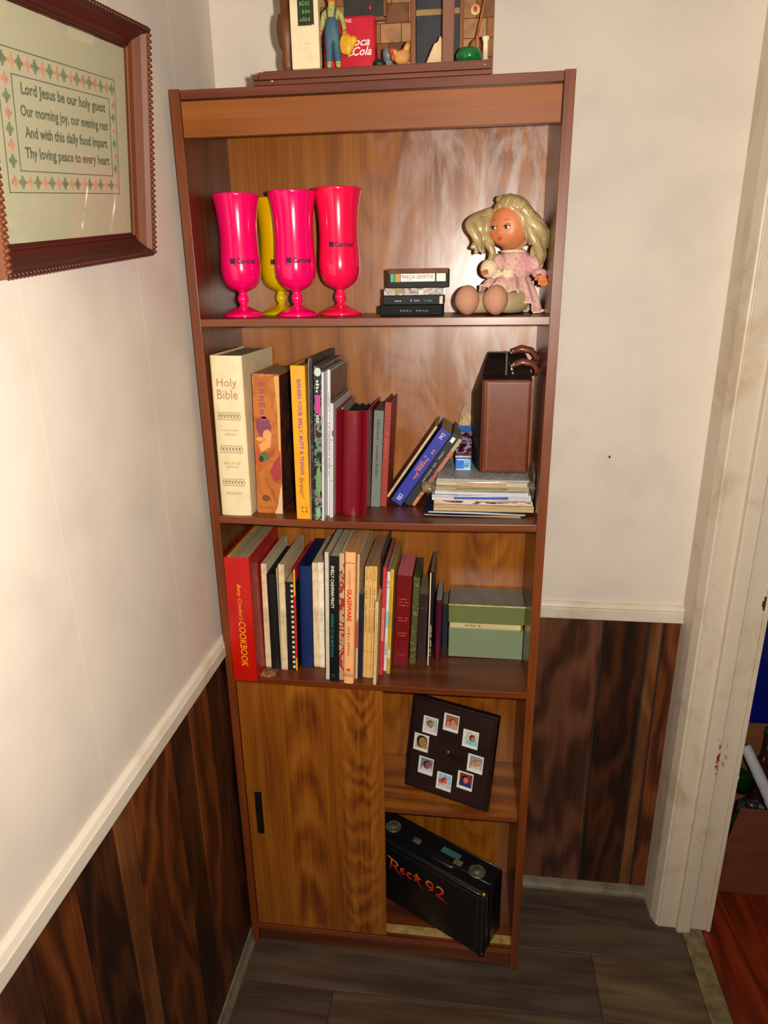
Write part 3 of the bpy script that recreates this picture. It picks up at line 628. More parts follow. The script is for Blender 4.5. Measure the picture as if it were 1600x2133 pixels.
# clear plastic bag around the three topmost
bm = nb(); nx, ny = 44, 5; rnd = random.Random(5)
def bagsec(t):   # section around the stack, t in 0..1, in x-z
    return None
rowsb = []
NX = 40
for j, y in enumerate((0.0435, 0.046, 0.06, 0.10, 0.15, 0.198)):
    row = []; 
    for i in range(NX):
        t = 2*pi*i/NX; cx, cz = 0.4985, (ZBAG+ZST)/2
        hx, hz = 0.0925, (ZST-ZBAG)/2+0.0022
        if j == 0: hx *= 0.99; hz *= 0.55
        ex = 5.0; c_, s_ = cos(t), sin(t); rr_ = (abs(c_)**ex+abs(s_)**ex)**(-1/ex)
        x, z = cx+hx*c_*rr_, cz+hz*s_*rr_
        if c_ < -0.9 or c_ > 0.9: x += (rnd.random()-.5)*0.005
        z += (rnd.random()-.5)*0.0008
        z = max(z, ZBAG-0.0006)
        row.append(bm.verts.new((x, y+(rnd.random()-.5)*0.0012, z)))
    rowsb.append(row)
for j in range(len(rowsb)-1):
    for i in range(NX): f = bm.faces.new((rowsb[j][i], rowsb[j][(i+1) % NX], rowsb[j+1][(i+1) % NX], rowsb[j+1][i])); f.smooth = True
bm.faces.new(rowsb[0])
def film(name, col, fac, rough):
    m = bpy.data.materials.new(name); m.use_nodes = True; nt = m.node_tree; b = nt.nodes['Principled BSDF']
    out = [n for n in nt.nodes if n.type == 'OUTPUT_MATERIAL'][0]; mx = nt.nodes.new('ShaderNodeMixShader'); tr = nt.nodes.new('ShaderNodeBsdfTransparent')
    b.inputs['Base Color'].default_value = (*s2l(col), 1); b.inputs['Roughness'].default_value = rough; b.inputs['Coat Weight'].default_value = 0.5
    nz = noise(nt, coords(nt), 60.0, 3, 1.0); nt.links.new(mth(nt, 'ADD', fac-0.25, mth(nt, 'MULTIPLY', nz, 0.5), True), mx.inputs[0])
    nt.links.new(tr.outputs[0], mx.inputs[1]); nt.links.new(b.outputs[0], mx.inputs[2]); nt.links.new(mx.outputs[0], out.inputs[0]); return m
bag = tag(obj('plastic_bag', bm, film('clear_plastic', (190, 184, 160), 0.14, 0.16)), 'clear crinkled plastic bag around the top of the magazine pile', 'bag')
def crumple(name, c, r, seed, mat, par, n=12):
    bm = nb(); rn = random.Random(seed)
    add_ball(bm, c, r, n, 0, lambda d: 0.82+0.36*rn.random())
    for f in bm.faces: f.smooth = False
    return obj(name, bm, mat, par)
cp = film('clear_plastic_fold', (150, 140, 104), 0.5, 0.2)
crumple('bag_fold', (0.5900, 0.085, ZBAG+0.013), (0.0028, 0.036, 0.031), 3, cp, bag); crumple('bag_fold', (0.3985, 0.066, ZBAG+0.001), (0.0125, 0.014, 0.010), 4, cp, bag)

# --- tin box, crumpled paper, leather case on the pile
tn = thing('tin_box', 'small blue tin box with maroon and white swirled lid', 'tin', (0.447, 0.112, ZST+0.0010))
bm = nb(); add_box(bm, (0, 0, 0), (0.0295, 0.075, 0.0220)); obj('body', bm, plain((32, 116, 214), 0.3, 0.04, coat=0.3), tn, 0.003, 3)
bm = nb(); add_box(bm, (-0.0008, -0.0008, 0.0222), (0.0303, 0.0758, 0.0275)); obj('rim', bm, plain((196, 176, 178), 0.3, 0.15, 0.6), tn, 0.0015)
patch('label', plain((120, 190, 232), 0.35), tn, [(0.0165, 0.002), (0.0290, 0.002), (0.0290, 0.020), (0.0165, 0.020)], off=0.0004); marks(ink((30, 60, 110)), tn, (0.0228, 0, 0.0105), (0.0105, 0.009), F, 0, 3, 41, off=0.0008)
patch('base_stripe', plain((226, 230, 240), 0.3), tn, [(0.002, 0.0002), (0.0290, 0.0002), (0.0290, 0.0022), (0.002, 0.0022)], off=0.0006)
lid = obj('lid', (lambda b: (add_box(b, (0, 0, 0), (0.0295, 0.066, 0.006)), b)[1])(nb()), blotch('swirled_lid', [(52, 14, 34), (70, 18, 44), (150, 140, 164), (60, 16, 40), (84, 20, 50)], 26, 0.25, (1, 1, 1), 2.5), tn, 0.0015, loc=(0.0, 0.012, 0.0282), rot=(radians(38), 0, 0))
patch('lid_stripe', plain((56, 104, 176), 0.3, 0.2), tn, [(0.001, 0.048), (0.0285, 0.048), (0.0285, 0.065), (0.001, 0.065)], ((1, 0, 0), (0, cos(radians(38)), sin(radians(38)))), (0, 0.012-0.006*sin(radians(38)), 0.0282+0.006*cos(radians(38))), 0.0006)
tag(crumple('crumpled_paper', (0.463, 0.1985, ZST+0.055), (0.013, 0.0065, 0.050), 9, plain((196, 168, 128), 0.8, 0.1), None, 14), 'small crumpled cream paper tucked behind the tin box', 'paper')

lea = plain((108, 52, 25), 0.36, 0.06, bmp=0.04, scale=90); lea_shade = plain((28, 13, 9), 0.5, 0.15, bmp=0.06, scale=200)  # body leather near-black, its shade put into the colour
zc0 = ZST+0.0012
lc = thing('leather_case', 'brown leather case with two carrying handles standing on magazines', 'case', (0.4925, 0.096, zc0))
cw, ch, cd = 0.0885, 0.1720, 0.105
bm = nb(); secs = []
for y_, l0, l1, xt, zt0, q_ in ((0.0, 0.0, 0.0, 0.0, ch, 0.96), (0.012, -0.004, -0.005, 0.001, ch+0.006, 0.92), (0.040, -0.009, -0.013, 0.006, ch+0.032, 0.84), (0.060, -0.012, -0.016, 0.010, ch+0.041, 0.80), (0.085, -0.013, -0.017, 0.010, ch+0.041, 0.80), (cd, -0.010, -0.012, 0.008, ch+0.030, 0.82)):
    secs.append([bm.verts.new((x_, y_, z_)) for x_, z_ in ((l0, 0.0), (l1, ch*0.45), (l1, ch*q_), (xt, zt0), (cw-xt, zt0), (cw, ch*q_), (cw, 0.0))])
for a_, b2 in zip(secs, secs[1:]):
    for i in range(7): bm.faces.new((a_[i], a_[(i+1) % 7], b2[(i+1) % 7], b2[i]))
bm.faces.new(secs[0]); bm.faces.new(secs[-1][::-1]); obj('body', bm, lea_shade, lc, 0.003, 3)  # dark body, bulged left so shape and colour carry the shadow beside it
bm = nb(); add_box(bm, (0.0005, -0.0030, 0.001), (cw-0.0005, 0.0055, ch-0.001)); obj('front_gusset', bm, lea, lc, 0.0032, 3)
bm = nb(); add_box(bm, (0.0075, -0.0062, 0.006), (cw-0.0045, -0.0025, ch-0.004)); obj('front_panel', bm, lea, lc, 0.0030, 4)
bm = nb(); add_tube(bm, [(0.004, -0.0035, 0.004), (0.004, -0.0035, ch-0.005), (0.007, -0.0035, ch-0.002), (cw-0.006, -0.0035, ch-0.002), (cw-0.002, -0.0035, ch-0.005), (cw-0.002, -0.0035, 0.004)], 0.0014, 8); obj('piping', bm, plain((104, 42, 20), 0.4), lc)
bm = nb()
for i in range(34): add_box(bm, (0.0125, -0.0068, 0.012+i*0.0046), (0.0132, -0.0060, 0.0146+i*0.0046))
s_ = obj('stitching', bm, plain((196, 112, 48), 0.6), lc); s_['kind'] = 'stuff'
zt_ = ch+0.041
bm = nb(); add_box(bm, (0.040, 0.012, ch+0.0), (0.0445, 0.075, zt_+0.002)); 
obj('zip_tape', bm, plain((30, 22, 20), 0.5), lc, 0.001)
hx = 0.052
for i, (yy, zz_) in enumerate(((0.052, zt_+0.003), (0.018, ch+0.024))):
    bm = nb(); add_tube(bm, [(hx+0.002, yy, zz_), (hx+0.018, yy-0.001, zz_+0.006), (hx+0.036, yy-0.001, zz_+0.002), (hx+0.0445, yy+0.003, zz_-0.008), (hx+0.0425, yy+0.008, zz_-0.018)], [0.0060, 0.0066, 0.0066, 0.0060, 0.0050], 10, flat=0.7)
    h_ = obj('handle', bm, plain((120, 62, 44), 0.35, 0.1, coat=0.2), lc)
    bm = nb(); add_ball(bm, (hx+0.003, yy-0.005, zz_+0.001), 0.0034, 10); add_tube(bm, [(hx-0.001, yy-0.003, zz_-0.004), (hx+0.001, yy-0.004, zz_)], 0.0026, 8); obj('stud', bm, plain((214, 206, 196), 0.2, 0.05, 0.9), h_, label='shiny chrome stud')
bm = nb(); add_tube(bm, [(0.047, 0.030, ch+0.028), (0.050, 0.022, ch+0.022), (0.053, 0.014, ch+0.014)], 0.0022, 8); add_ball(bm, (0.054, 0.010, ch+0.010), 0.0028, 8); obj('zip_pull', bm, plain((210, 202, 190), 0.22, 0.05, 0.9), lc)

# --- third shelf
def comb(par, w, h, col, seed, side=1, pitch=0.0042, x=None):
    """plastic comb binding: row of small loops along the spine"""
    bm = nb(); n = int(h/pitch)
    for i in range(n):
        z = 0.004+i*pitch
        add_box(bm, (-0.0007, -0.0012, z), (w+0.0007, 0.003, z+pitch*0.62))
    o = obj('comb_binding', bm, plain(col, 0.4), par, 0.0003, 1); o['kind'] = 'stuff'; return o
b = book('thick red ring-bound cookbook, leftmost on the third shelf', 3, 0.0195, 0.0490, -0.014, 0.196, 0.264, 0.003, blotch('red_cookbook', [(190, 18, 6), (194, 22, 6), (190, 18, 9), (182, 10, 24)], 5, 0.35, coat=0.2), (168, 146, 110), 'hard', side=plain((170, 14, 26), 0.4, 0.15))
bm = nb(); add_box(bm, (0.0035, 0.012, 0.004), (0.0085, 0.19, 0.262)); obj('divider_pages', bm, plain((170, 156, 70), 0.6), b)
ye = ink((244, 176, 30))
text("Betty Crocker's", ye, b, (0.0245, 0, 0.172), (0.076, 0.0098), F, DOWN, shear=0.35); text('COOKBOOK', ye, b, (0.0262, 0, 0.082), (0.098, 0.0135), F, DOWN, shear=0.15)
for i, zz in enumerate((0.240, 0.018)): patch('rivet', ink((120, 14, 14)), b, ell(0.0235, zz, 0.0016, 0.0016, 8), F)
pgm = (184, 168, 136); cr_ = (226, 208, 170)
b = book('cream comb-bound cookbook right beside the thick red one', 3, 0.0705, 0.0105, 0.040, 0.158, 0.231, 0.0055, plain((214, 198, 164), 0.5, 0.06), pgm); comb(b, 0.0105, 0.229, cr_, 1)
b = book('black hardcover with cream pages, between two cream comb-bound books', 3, 0.0828, 0.0185, 0.038, 0.150, 0.211, 0.0030, plain((22, 22, 24), 0.45), (196, 176, 142), 'round')
bm = nb(); add_box(bm, (0.0205, -0.002, 0.0), (0.0225, 0.150, 0.224)); obj('loose_pages', bm, plain((186, 164, 126), 0.7), b)
b = book('cream comb-bound cookbook left of the black and red one', 3, 0.1062, 0.0108, 0.035, 0.165, 0.233, 0.0060, plain((206, 188, 150), 0.5, 0.06), pgm); comb(b, 0.0108, 0.231, cr_, 2)
b = book('black comb-bound book with white teeth and a red and yellow cover edge', 3, 0.1178, 0.0205, 0.036, 0.150, 0.197, 0.0055, plain((20, 18, 18), 0.5), (200, 170, 130))
bm = nb()
for i in range(17): add_box(bm, (0.0105, -0.0026, 0.006+i*0.0113), (0.0158, 0.0, 0.0115+i*0.0113))
o = obj('comb_tooth', bm, plain((228, 208, 180), 0.4), b, 0.0008, 1); o['kind'] = 'stuff'; o['label'] = 'white plastic comb teeth'; o.name = 'comb_binding'
bm = nb(); add_box(bm, (0.0166, -0.0012, 0.0), (0.0203, 0.15, 0.226)); r_ = obj('folder_cover', bm, plain((196, 40, 46), 0.4), b)
for za, zb in ((0.168, 0.224), (0.001, 0.03)): patch('yellow_label', ink((232, 160, 20)), b, [(0.0167, za), (0.0203, za), (0.0203, zb), (0.0167, zb)], F, (0, -0.0012, 0), 0.0003)
b = book('navy blue hardcover with fat cream pages, right of the toothed binding', 3, 0.1412, 0.0252, 0.053, 0.150, 0.226, 0.0065, plain((14, 38, 92), 0.5, 0.08, bmp=0.15, scale=300), (196, 176, 148), 'round')
b = book('cream comb-bound booklet right of the navy hardcover', 3, 0.1684, 0.0112, 0.054, 0.150, 0.232, 0.0065, plain((216, 192, 156), 0.5, 0.05), pgm); comb(b, 0.0112, 0.230, (232, 212, 176), 3)
b = book('whiter comb-bound booklet with black rings showing on its right', 3, 0.1806, 0.0104, 0.052, 0.150, 0.234, 0.0065, plain((226, 216, 196), 0.5, 0.05), (170, 160, 148)); comb(b, 0.0104, 0.232, (238, 230, 208), 4)
bm = nb()
for i in range(38): add_ball(bm, (0.0125, 0.001, 0.004+i*0.006), (0.0016, 0.0032, 0.0016), 8)
o = obj('ring_binding', bm, plain((24, 20, 20), 0.4), b); o['kind'] = 'stuff'; o['label'] = 'black wire rings'
b = book('slim white softcover pulled forward, left of the black computer textbook', 3, 0.2020, 0.0072, 0.010, 0.188, 0.273, 0.0085, plain((212, 198, 180), 0.45, 0.04), (176, 160, 132))
b = book('black textbook with white and teal capitals on its spine', 3, 0.2100, 0.0172, 0.006, 0.190, 0.268, 0.0110, plain((16, 20, 22), 0.4, 0.1, coat=0.1), (170, 162, 140))
text('SHELLY CASHMAN PRATT', ink((232, 228, 214)), b, (0.0052, 0, 0.204), (0.088, 0.0062), F, DOWN, weight=0.02)
text('LEARNING TO USE dBASE III PLUS', ink((26, 132, 140)), b, (0.0052, 0, 0.101), (0.094, 0.0058), F, DOWN, weight=0.01)
patch('publisher_mark', ink((52, 56, 60)), b, ell(0.0075, 0.012, 0.004, 0.005, 12), F, off=0.0003); patch('publisher_mark', ink((16, 20, 22)), b, ell(0.0075, 0.012, 0.0028, 0.0036, 12), F, off=0.0005)
b = book('thin cream booklet with red floral cover, left of the peach spine', 3, 0.2284, 0.0092, 0.010, 0.186, 0.272, 0.0100, blotch('red_floral_cover', [(206, 168, 128), (120, 36, 30), (188, 150, 116), (170, 50, 44), (206, 170, 130)], 20, 0.5), (190, 168, 132))
b = book('peach collector book with bold red GLASSWARE title', 3, 0.2388, 0.0200, 0.004, 0.192, 0.279, 0.0120, plain((246, 182, 122), 0.42, 0.03), (150, 140, 132), 'round')
so = -0.0040
marks(ink((150, 96, 70)), b, (0.0098, so, 0.224), (0.036, 0.0036), F, DOWN, 12, 51); text('GLASSWARE', ink((206, 26, 18)), b, (0.0098, so, 0.171), (0.068, 0.0085), F, DOWN, weight=0.035)
marks(ink((150, 84, 66)), b, (0.0098, so, 0.093), (0.066, 0.0036), F, DOWN, 10, 52)
for zz in (0.257, 0.0205, 0.0165):
    patch('spine_rule', ink((122, 66, 46)), b, [(0.001, zz), (0.019, zz), (0.019, zz+0.0014), (0.001, zz+0.0014)], F, (0, so, 0), 0.0001)
bm = nb(); 
for a in (-0.8, 0, 0.8): bm.faces.new([bm.verts.new((0.0098+q[0]*cos(a)+q[1]*sin(a), so-0.0003, 0.0290-q[0]*sin(a)+q[1]*cos(a))) for q in ell(0, 0.003, 0.0013, 0.0028, 10)])
bm.faces.new([bm.verts.new((0.0098+q[0], so-0.0003, 0.0262+q[1])) for q in ((-0.004, 0), (0.004, 0), (0.0036, 0.0012), (-0.0036, 0.0012))]); obj('publisher_mark', bm, ink((206, 40, 26)), b, flip=False)
b = book('slim cream booklet with a red patch, right of the peach spine', 3, 0.2598, 0.0040, 0.018, 0.180, 0.268, 0.0115, plain((216, 186, 146), 0.5, 0.05), (188, 160, 130))
patch('red_patch', ink((196, 60, 44)), b, [(0.0004, 0.07), (0.0038, 0.07), (0.0038, 0.135), (0.0004, 0.125)], F)
b = book('short dark navy book hiding between cream and tan spines', 3, 0.2642, 0.0088, 0.020, 0.16, 0.186, 0.0070, plain((24, 30, 48), 0.5, 0.12), (120, 108, 92))
tans = ['tan softcover guide, leftmost of three alike', 'tan softcover guide, middle of three alike', 'tan softcover guide, rightmost of three alike']
for i, (x_, y_, h_) in enumerate(((0.2735, 0.026, 0.2408), (0.2815, 0.024, 0.2425), (0.2895, 0.025, 0.2420))):
    b = book(tans[i], 3, x_, 0.0076, y_, 0.170, h_, 0.0102, plain((222, 178, 102), 0.5, 0.05), (150, 112, 84), grp='three tan guides on the third shelf')
    marks(ink((136, 112, 60)), b, (0.0038, 0, 0.222), (0.020, 0.0030), F, DOWN, 6, 60+i); marks(ink((136, 112, 60)), b, (0.0038, 0, 0.150), (0.100, 0.0032), F, DOWN, 22, 64+i)
    bm = nb(); add_tube(bm, [(0.0038+0.0037*cos(t*0.6), -0.0003, 0.058+0.003*sin(t*0.6)) for t in range(-1, 7)], 0.0003, 4); obj('spine_rule', bm, ink((120, 92, 48)), b)
b = book('short cream pamphlet standing forward of the tan guides', 3, 0.2976, 0.0062, 0.001, 0.140, 0.180, 0.0080, plain((214, 188, 136), 0.5, 0.05), (188, 168, 130))
marks(ink((160, 146, 112)), b, (0.0031, 0, 0.105), (0.12, 0.0026), F, DOWN, 40, 70)
b = book('thin dark purple magazine wedged behind the cream pamphlet', 3, 0.3000, 0.0042, 0.060, 0.140, 0.250, 0.0105, plain((28, 22, 40), 0.35, 0.2), (90, 86, 84))
b = book('slim red softcover with pale lettering', 3, 0.3050, 0.0066, 0.037, 0.160, 0.236, 0.0118, plain((206, 54, 56), 0.4, 0.05), (140, 100, 92))
patch('pale_label', ink((232, 136, 116)), b, [(0.0008, 0.078), (0.0058, 0.078), (0.0058, 0.150), (0.0008, 0.150)], F); marks(ink((206, 54, 56)), b, (0.0033, 0, 0.114), (0.066, 0.0028), F, DOWN, 18, 71, off=0.0006)
b = book('slim white softcover between red and yellow ones', 3, 0.3122, 0.0062, 0.053, 0.145, 0.220, 0.0108, plain((226, 226, 224), 0.4, 0.03), (150, 150, 130))
marks(ink((180, 60, 60)), b, (0.0031, 0, 0.194), (0.020, 0.003), F, DOWN, 5, 72); patch('blue_label', ink((150, 204, 212)), b, [(0.0006, 0.100), (0.0056, 0.100), (0.0056, 0.135), (0.0006, 0.135)], F); marks(ink((60, 70, 70)), b, (0.0031, 0, 0.05), (0.026, 0.003), F, DOWN, 6, 73)
b = book('slim mustard yellow softcover left of the dark red book', 3, 0.3190, 0.0068, 0.044, 0.160, 0.229, 0.0112, plain((206, 172, 40), 0.45, 0.06), (150, 132, 70), side=plain((150, 132, 60), 0.5, 0.1))
patch('pale_label', ink((232, 206, 176)), b, [(0.0006, 0.036), (0.0064, 0.036), (0.0064, 0.055), (0.0006, 0.055)], F); marks(ink((150, 126, 40)), b, (0.0034, 0, 0.15), (0.07, 0.003), F, DOWN, 18, 74)
b = book('dark red book with pink page tops and gold spine print', 3, 0.3278, 0.0305, 0.082, 0.112, 0.201, 0.0100, plain((118, 4, 14), 0.45, 0.05, bmp=0.04, scale=500), (206, 104, 112), 'paper')
for zz, w__ in ((0.150, 0.018), (0.143, 0.020), (0.136, 0.020), (0.108, 0.020), (0.102, 0.018), (0.074, 0.018), (0.068, 0.016), (0.024, 0.014)): marks(ink((206, 112, 72)), b, (0.0165, 0, zz), (w__, 0.0030), F, 0, 7, int(zz*1000))
b = book('worn green-gold patterned book, right of the dark red one', 3, 0.3605, 0.0140, 0.089, 0.100, 0.196, 0.0095, blotch('worn_green_cover', [(72, 74, 30), (92, 92, 40), (70, 72, 34), (120, 116, 66), (58, 60, 30)], 70, 0.55), (132, 124, 100), 'round')
b = book('short dark brown book with worn head, second from the thin tall booklet', 3, 0.3762, 0.0178, 0.100, 0.098, 0.153, 0.0052, paint('worn_brown_cover', (46, 26, 26), (70, 44, 36), 9), (122, 106, 84))
b['label'] = 'short dark brown book with worn head, between green-gold book and thin tall booklet'
marks(ink((132, 110, 84)), b, (0.009, 0, 0.122), (0.014, 0.0014), F, 0, 5, 77)
b = book('tall thin black booklet with cream edge and tiny white print', 3, 0.3990, 0.0078, 0.084, 0.112, 0.208, 0.0045, plain((26, 20, 22), 0.4), (110, 104, 92))
patch('cream_edge', ink((226, 204, 168)), b, [(0.0, 0.0), (0.0022, 0.0), (0.0022, 0.207), (0.0, 0.207)], F); marks(ink((206, 200, 186)), b, (0.0052, 0, 0.055), (0.075, 0.0028), F, DOWN, 18, 78)
b = book('short maroon book with silver-grey page tops', 3, 0.4125, 0.0115, 0.102, 0.100, 0.140, 0.0030, plain((84, 12, 42), 0.4, 0.08), (142, 142, 156), 'round')
b = book('small navy book at the back, left of the green recipe box', 3, 0.4265, 0.0108, 0.142, 0.062, 0.112, 0.0006, plain((22, 32, 44), 0.55, 0.1), (128, 110, 84))
bm = nb(); add_box(bm, (0.066, 0.004, zs(3, 0.08)+0.0004), (0.098, 0.034, zs(3, 0.08)+0.0012))
o = obj('paper_scrap', bm, blotch('scrap_print', [(112, 78, 56), (120, 84, 60), (196, 130, 70), (118, 84, 62)], 50, 0.5), None); tag(o, 'small printed paper scrap lying beside the thick red cookbook', 'paper')

rb = thing('recipe_box', 'faded green metal recipe box with hinged lid', 'box', (0.4405, 0.1215, zs(3, 0.52)+0.0006))
gm = paint('faded_green_metal', (120, 138, 108), (122, 134, 62), 8); rw, rd_ = 0.1525, 0.0830
bm = nb(); add_box(bm, (0, 0, 0), (rw, rd_, 0.0680)); obj('body', bm, gm, rb, 0.0015)
bm = nb(); add_box(bm, (0.002, 0.0016, 0.066), (rw-0.003, rd_-0.003, 0.082)); o = obj('recipe_cards', bm, pages((226, 206, 156), 'y'), rb)
marks(ink((120, 100, 70)), rb, (0.050, 0.0016, 0.0745), (0.034, 0.0060), F, 0, 6, 81)
bm = nb(); add_box(bm, (-0.001, -0.0014, 0.0800), (rw+0.001, rd_, 0.1215)); obj('lid', bm, paint('faded_green_lid', (104, 116, 66), (122, 122, 48), 7), rb, 0.0016, 2)
bm = nb(); add_box(bm, (-0.0012, -0.0018, 0.1195), (rw+0.0012, 0.0, 0.1222)); obj('lid_rim', bm, plain((196, 186, 120), 0.4, 0.1), rb, 0.0005)
bm = nb(); add_box(bm, (0.0008, 0.0006, 0.1216), (rw-0.0008, rd_-0.001, 0.1222)); obj('lid_reflection', bm, plain((84, 86, 74), 0.35, 0.12, scale=25), rb, label='lid top, its reflection painted in grey')  # grey slab on the lid; the back panel's reflection put into the colour
bm = nb(); add_box(bm, (rw-0.006, -0.0012, 0.066), (rw-0.002, 0.003, 0.082)); obj('clasp', bm, plain((176, 150, 40), 0.35, 0.1, 0.7), rb, 0.0006)
# ------------------------------------------------------------------ goblets on the top shelf
GP = [(0.0, 0.0), (0.0360, 0.0), (0.0368, 0.0015), (0.0360, 0.0040), (0.0280, 0.0085), (0.0160, 0.0140), (0.0088, 0.0170), (0.0064, 0.0195), (0.0066, 0.0215),
      (0.0090, 0.0245), (0.0102, 0.0295), (0.0095, 0.0345), (0.0074, 0.0380), (0.0070, 0.0400), (0.0086, 0.0425), (0.0150, 0.0450), (0.0230, 0.0495), (0.0290, 0.0560), (0.0330, 0.0650), (0.0347, 0.0750),
      (0.0350, 0.0860), (0.0342, 0.0990), (0.0330, 0.1150), (0.0325, 0.1300), (0.0327, 0.1450), (0.0336, 0.1600), (0.0352, 0.1740), (0.0374, 0.1860), (0.0398, 0.1950), (0.0412, 0.1985),
      (0.0404, 0.1992), (0.0380, 0.1930), (0.0340, 0.1740), (0.0312, 0.1400), (0.0312, 0.1150), (0.0330, 0.0880), (0.0315, 0.0680), (0.0250, 0.0560), (0.0, 0.0480)]
def grad(z):
    P = [p_ for p_ in GP[14:30]]
    for a, b in zip(P, P[1:]):
        if a[1] <= z <= b[1]: return a[0]+(b[0]-a[0])*(z-a[1])/(b[1]-a[1])
    return P[-1][0]
def goblet(label, x, y, s, col, tz, ink_c, group, rotz=0.0, tx=-0.001):
    g = thing('goblet', label, 'goblet', (x, y, Z1+0.0003), (0, 0, rotz), group)
    b1 = nb(); b2 = nb(); b3 = nb()
    m = plain(col, 0.17, 0.01, coat=0.5, key='gloss')
    add_lathe(b1, [(r*s, z*s) for r, z in GP[:9]], seg=56); obj('foot', b1, m, g)
    add_lathe(b2, [(r*s, z*s) for r, z in GP[7:16]], seg=40); obj('stem', b2, m, g)
    add_lathe(b3, [(r*s, z*s) for r, z in GP[14:]], seg=72); bw = obj('bowl', b3, m, g)
    mi = ink(ink_c, 0.75)
    R = lambda z: grad(z/s)*s
    bm = nb(); z0 = tz; rr0 = R(z0)
    for (u0, u1, v0, v1) in ((-0.0056, 0.0036, -0.0042, 0.0042),):
        for i in range(3):
            a0, a1 = u0+(u1-u0)*i/3, u0+(u1-u0)*(i+1)/3
            q = []
            for a, v in ((a0, v0), (a1, v0), (a1, v1), (a0, v1)):
                r = R(z0+v)+0.0004; t = -pi/2+(tx+a)/r; q.append(bm.verts.new((r*cos(t), r*sin(t), z0+v)))
            bm.faces.new(q)
    obj('printed_emblem', bm, mi, g, flip=False)
    text('Carnival', mi, g, (tx+0.0225, 0, tz), (0.0340, 0.0088), wrap=R, off=0.0004, name='printed_name', weight=0.03)
    return g
pk, pk2, yl = (246, 10, 104), (248, 20, 78), (214, 178, 0)
GG = 'tall plastic goblets on the top shelf'
goblet('hot pink plastic goblet, leftmost of the goblets', 0.0655, 0.085, 1.0, pk, 0.0925, (70, 10, 60), GG)
goblet('hot pink plastic goblet in front of the yellow one', 0.1640, 0.085, 1.01, pk, 0.0925, (70, 10, 60), GG)
goblet('red-pink plastic goblet, rightmost of the goblets', 0.2355, 0.120, 1.045, pk2, 0.118, (70, 10, 60), GG, tx=-0.006)
goblet('bright yellow plastic goblet behind the pink ones', 0.1150, 0.158, 1.0, yl, 0.0925, (60, 40, 30), GG)

# ------------------------------------------------------------------ cassettes
CG = 'cassettes stacked on the top shelf'
blackp = plain((7, 8, 10), 0.65, 0.05, spec=0.2)
def cassette(label, x, y, z, w, d, h, mat, rotz=0.0):
    o = thing('cassette_case', label, 'cassette', (x, y, z), (0, 0, rotz), CG)
    bm = nb(); add_box(bm, (0, 0, 0), (w, d, h)); obj('case', bm, mat, o, 0.0009); return o
zc = Z1+0.0006
c = cassette('black cassette case at the bottom of the stack', 0.3130, 0.070, zc, 0.108, 0.070, 0.0172, blackp)
marks(ink((90, 96, 104)), c, (0.060, 0, 0.008), (0.05, 0.003), F, 0, 9, 5)
zc += 0.0176
c = cassette('dark cassette in clear case with teal print, second from the bottom', 0.3190, 0.074, zc, 0.103, 0.066, 0.0150, plain((14, 18, 24), 0.6, 0.3, spec=0.3, scale=120))
marks(ink((40, 150, 160)), c, (0.078, 0, 0.0068), (0.012, 0.0036), F, 0, 5, 6); marks(ink((190, 196, 200)), c, (0.026, 0, 0.0068), (0.012, 0.003), F, 0, 3, 7); marks(ink((150, 154, 160)), c, (0.055, 0, 0.0070), (0.016, 0.004), F, 0, 5, 8)
patch('tape_shell', plain((196, 176, 132), 0.4, 0.3), c, [(0.0965, 0.001), (0.1022, 0.001), (0.1022, 0.0135), (0.0965, 0.0135)], F)
zc += 0.0154
c = cassette('clear silvery cassette case, second from the top', 0.3200, 0.073, zc, 0.102, 0.066, 0.0118, blotch('silvery_case', [(120, 118, 112), (176, 170, 162), (204, 198, 192), (160, 154, 148), (120, 112, 100), (186, 182, 176)], 40, 0.15, (1, 1, 2), coat=0.5))
patch('yellow_inlay', ink((150, 128, 70)), c, [(0.018, 0.003), (0.032, 0.003), (0.032, 0.011), (0.018, 0.011)], F); patch('inlay', ink((216, 214, 210)), c, [(0.06, 0.001), (0.068, 0.001), (0.068, 0.008), (0.06, 0.008)], F)
zc += 0.0122
c = cassette('topmost cassette with white spine label in brown tinted case', 0.3265, 0.072, zc, 0.1035, 0.068, 0.0310, plain((20, 12, 12), 0.6, 0.1, spec=0.3))
patch('tinted_lid', plain((104, 56, 24), 0.6, 0.12, spec=0.3), c, [(0.001, 0.0232), (0.1028, 0.0232), (0.1028, 0.0306), (0.001, 0.0306)], F, off=0.0004)
patch('spine_label', plain((232, 228, 218), 0.45, 0.02), c, [(0.023, 0.0100), (0.081, 0.0100), (0.081, 0.0226), (0.023, 0.0226)], F, off=0.0006)
patch('spine_label', plain((226, 222, 210), 0.45, 0.02), c, [(0.0835, 0.0100), (0.099, 0.0100), (0.099, 0.0226), (0.0835, 0.0226)], F, off=0.0006)
for i, cc in enumerate(((86, 168, 150), (60, 130, 90), (150, 160, 50), (214, 124, 60))): patch('colour_strip', ink(cc), c, [(0.0055+i*0.0042, 0.0095), (0.0097+i*0.0042, 0.0095), (0.0097+i*0.0042, 0.0226), (0.0055+i*0.0042, 0.0226)], F, off=0.0006)
text('MARCIA GRIFFITHS', ink((84, 84, 84)), c, (0.0515, 0, 0.0174), (0.054, 0.0068), F, 0, off=0.0009); marks(ink((150, 146, 140)), c, (0.036, 0, 0.0125), (0.014, 0.0016), F, 0, 6, 9, off=0.0009)

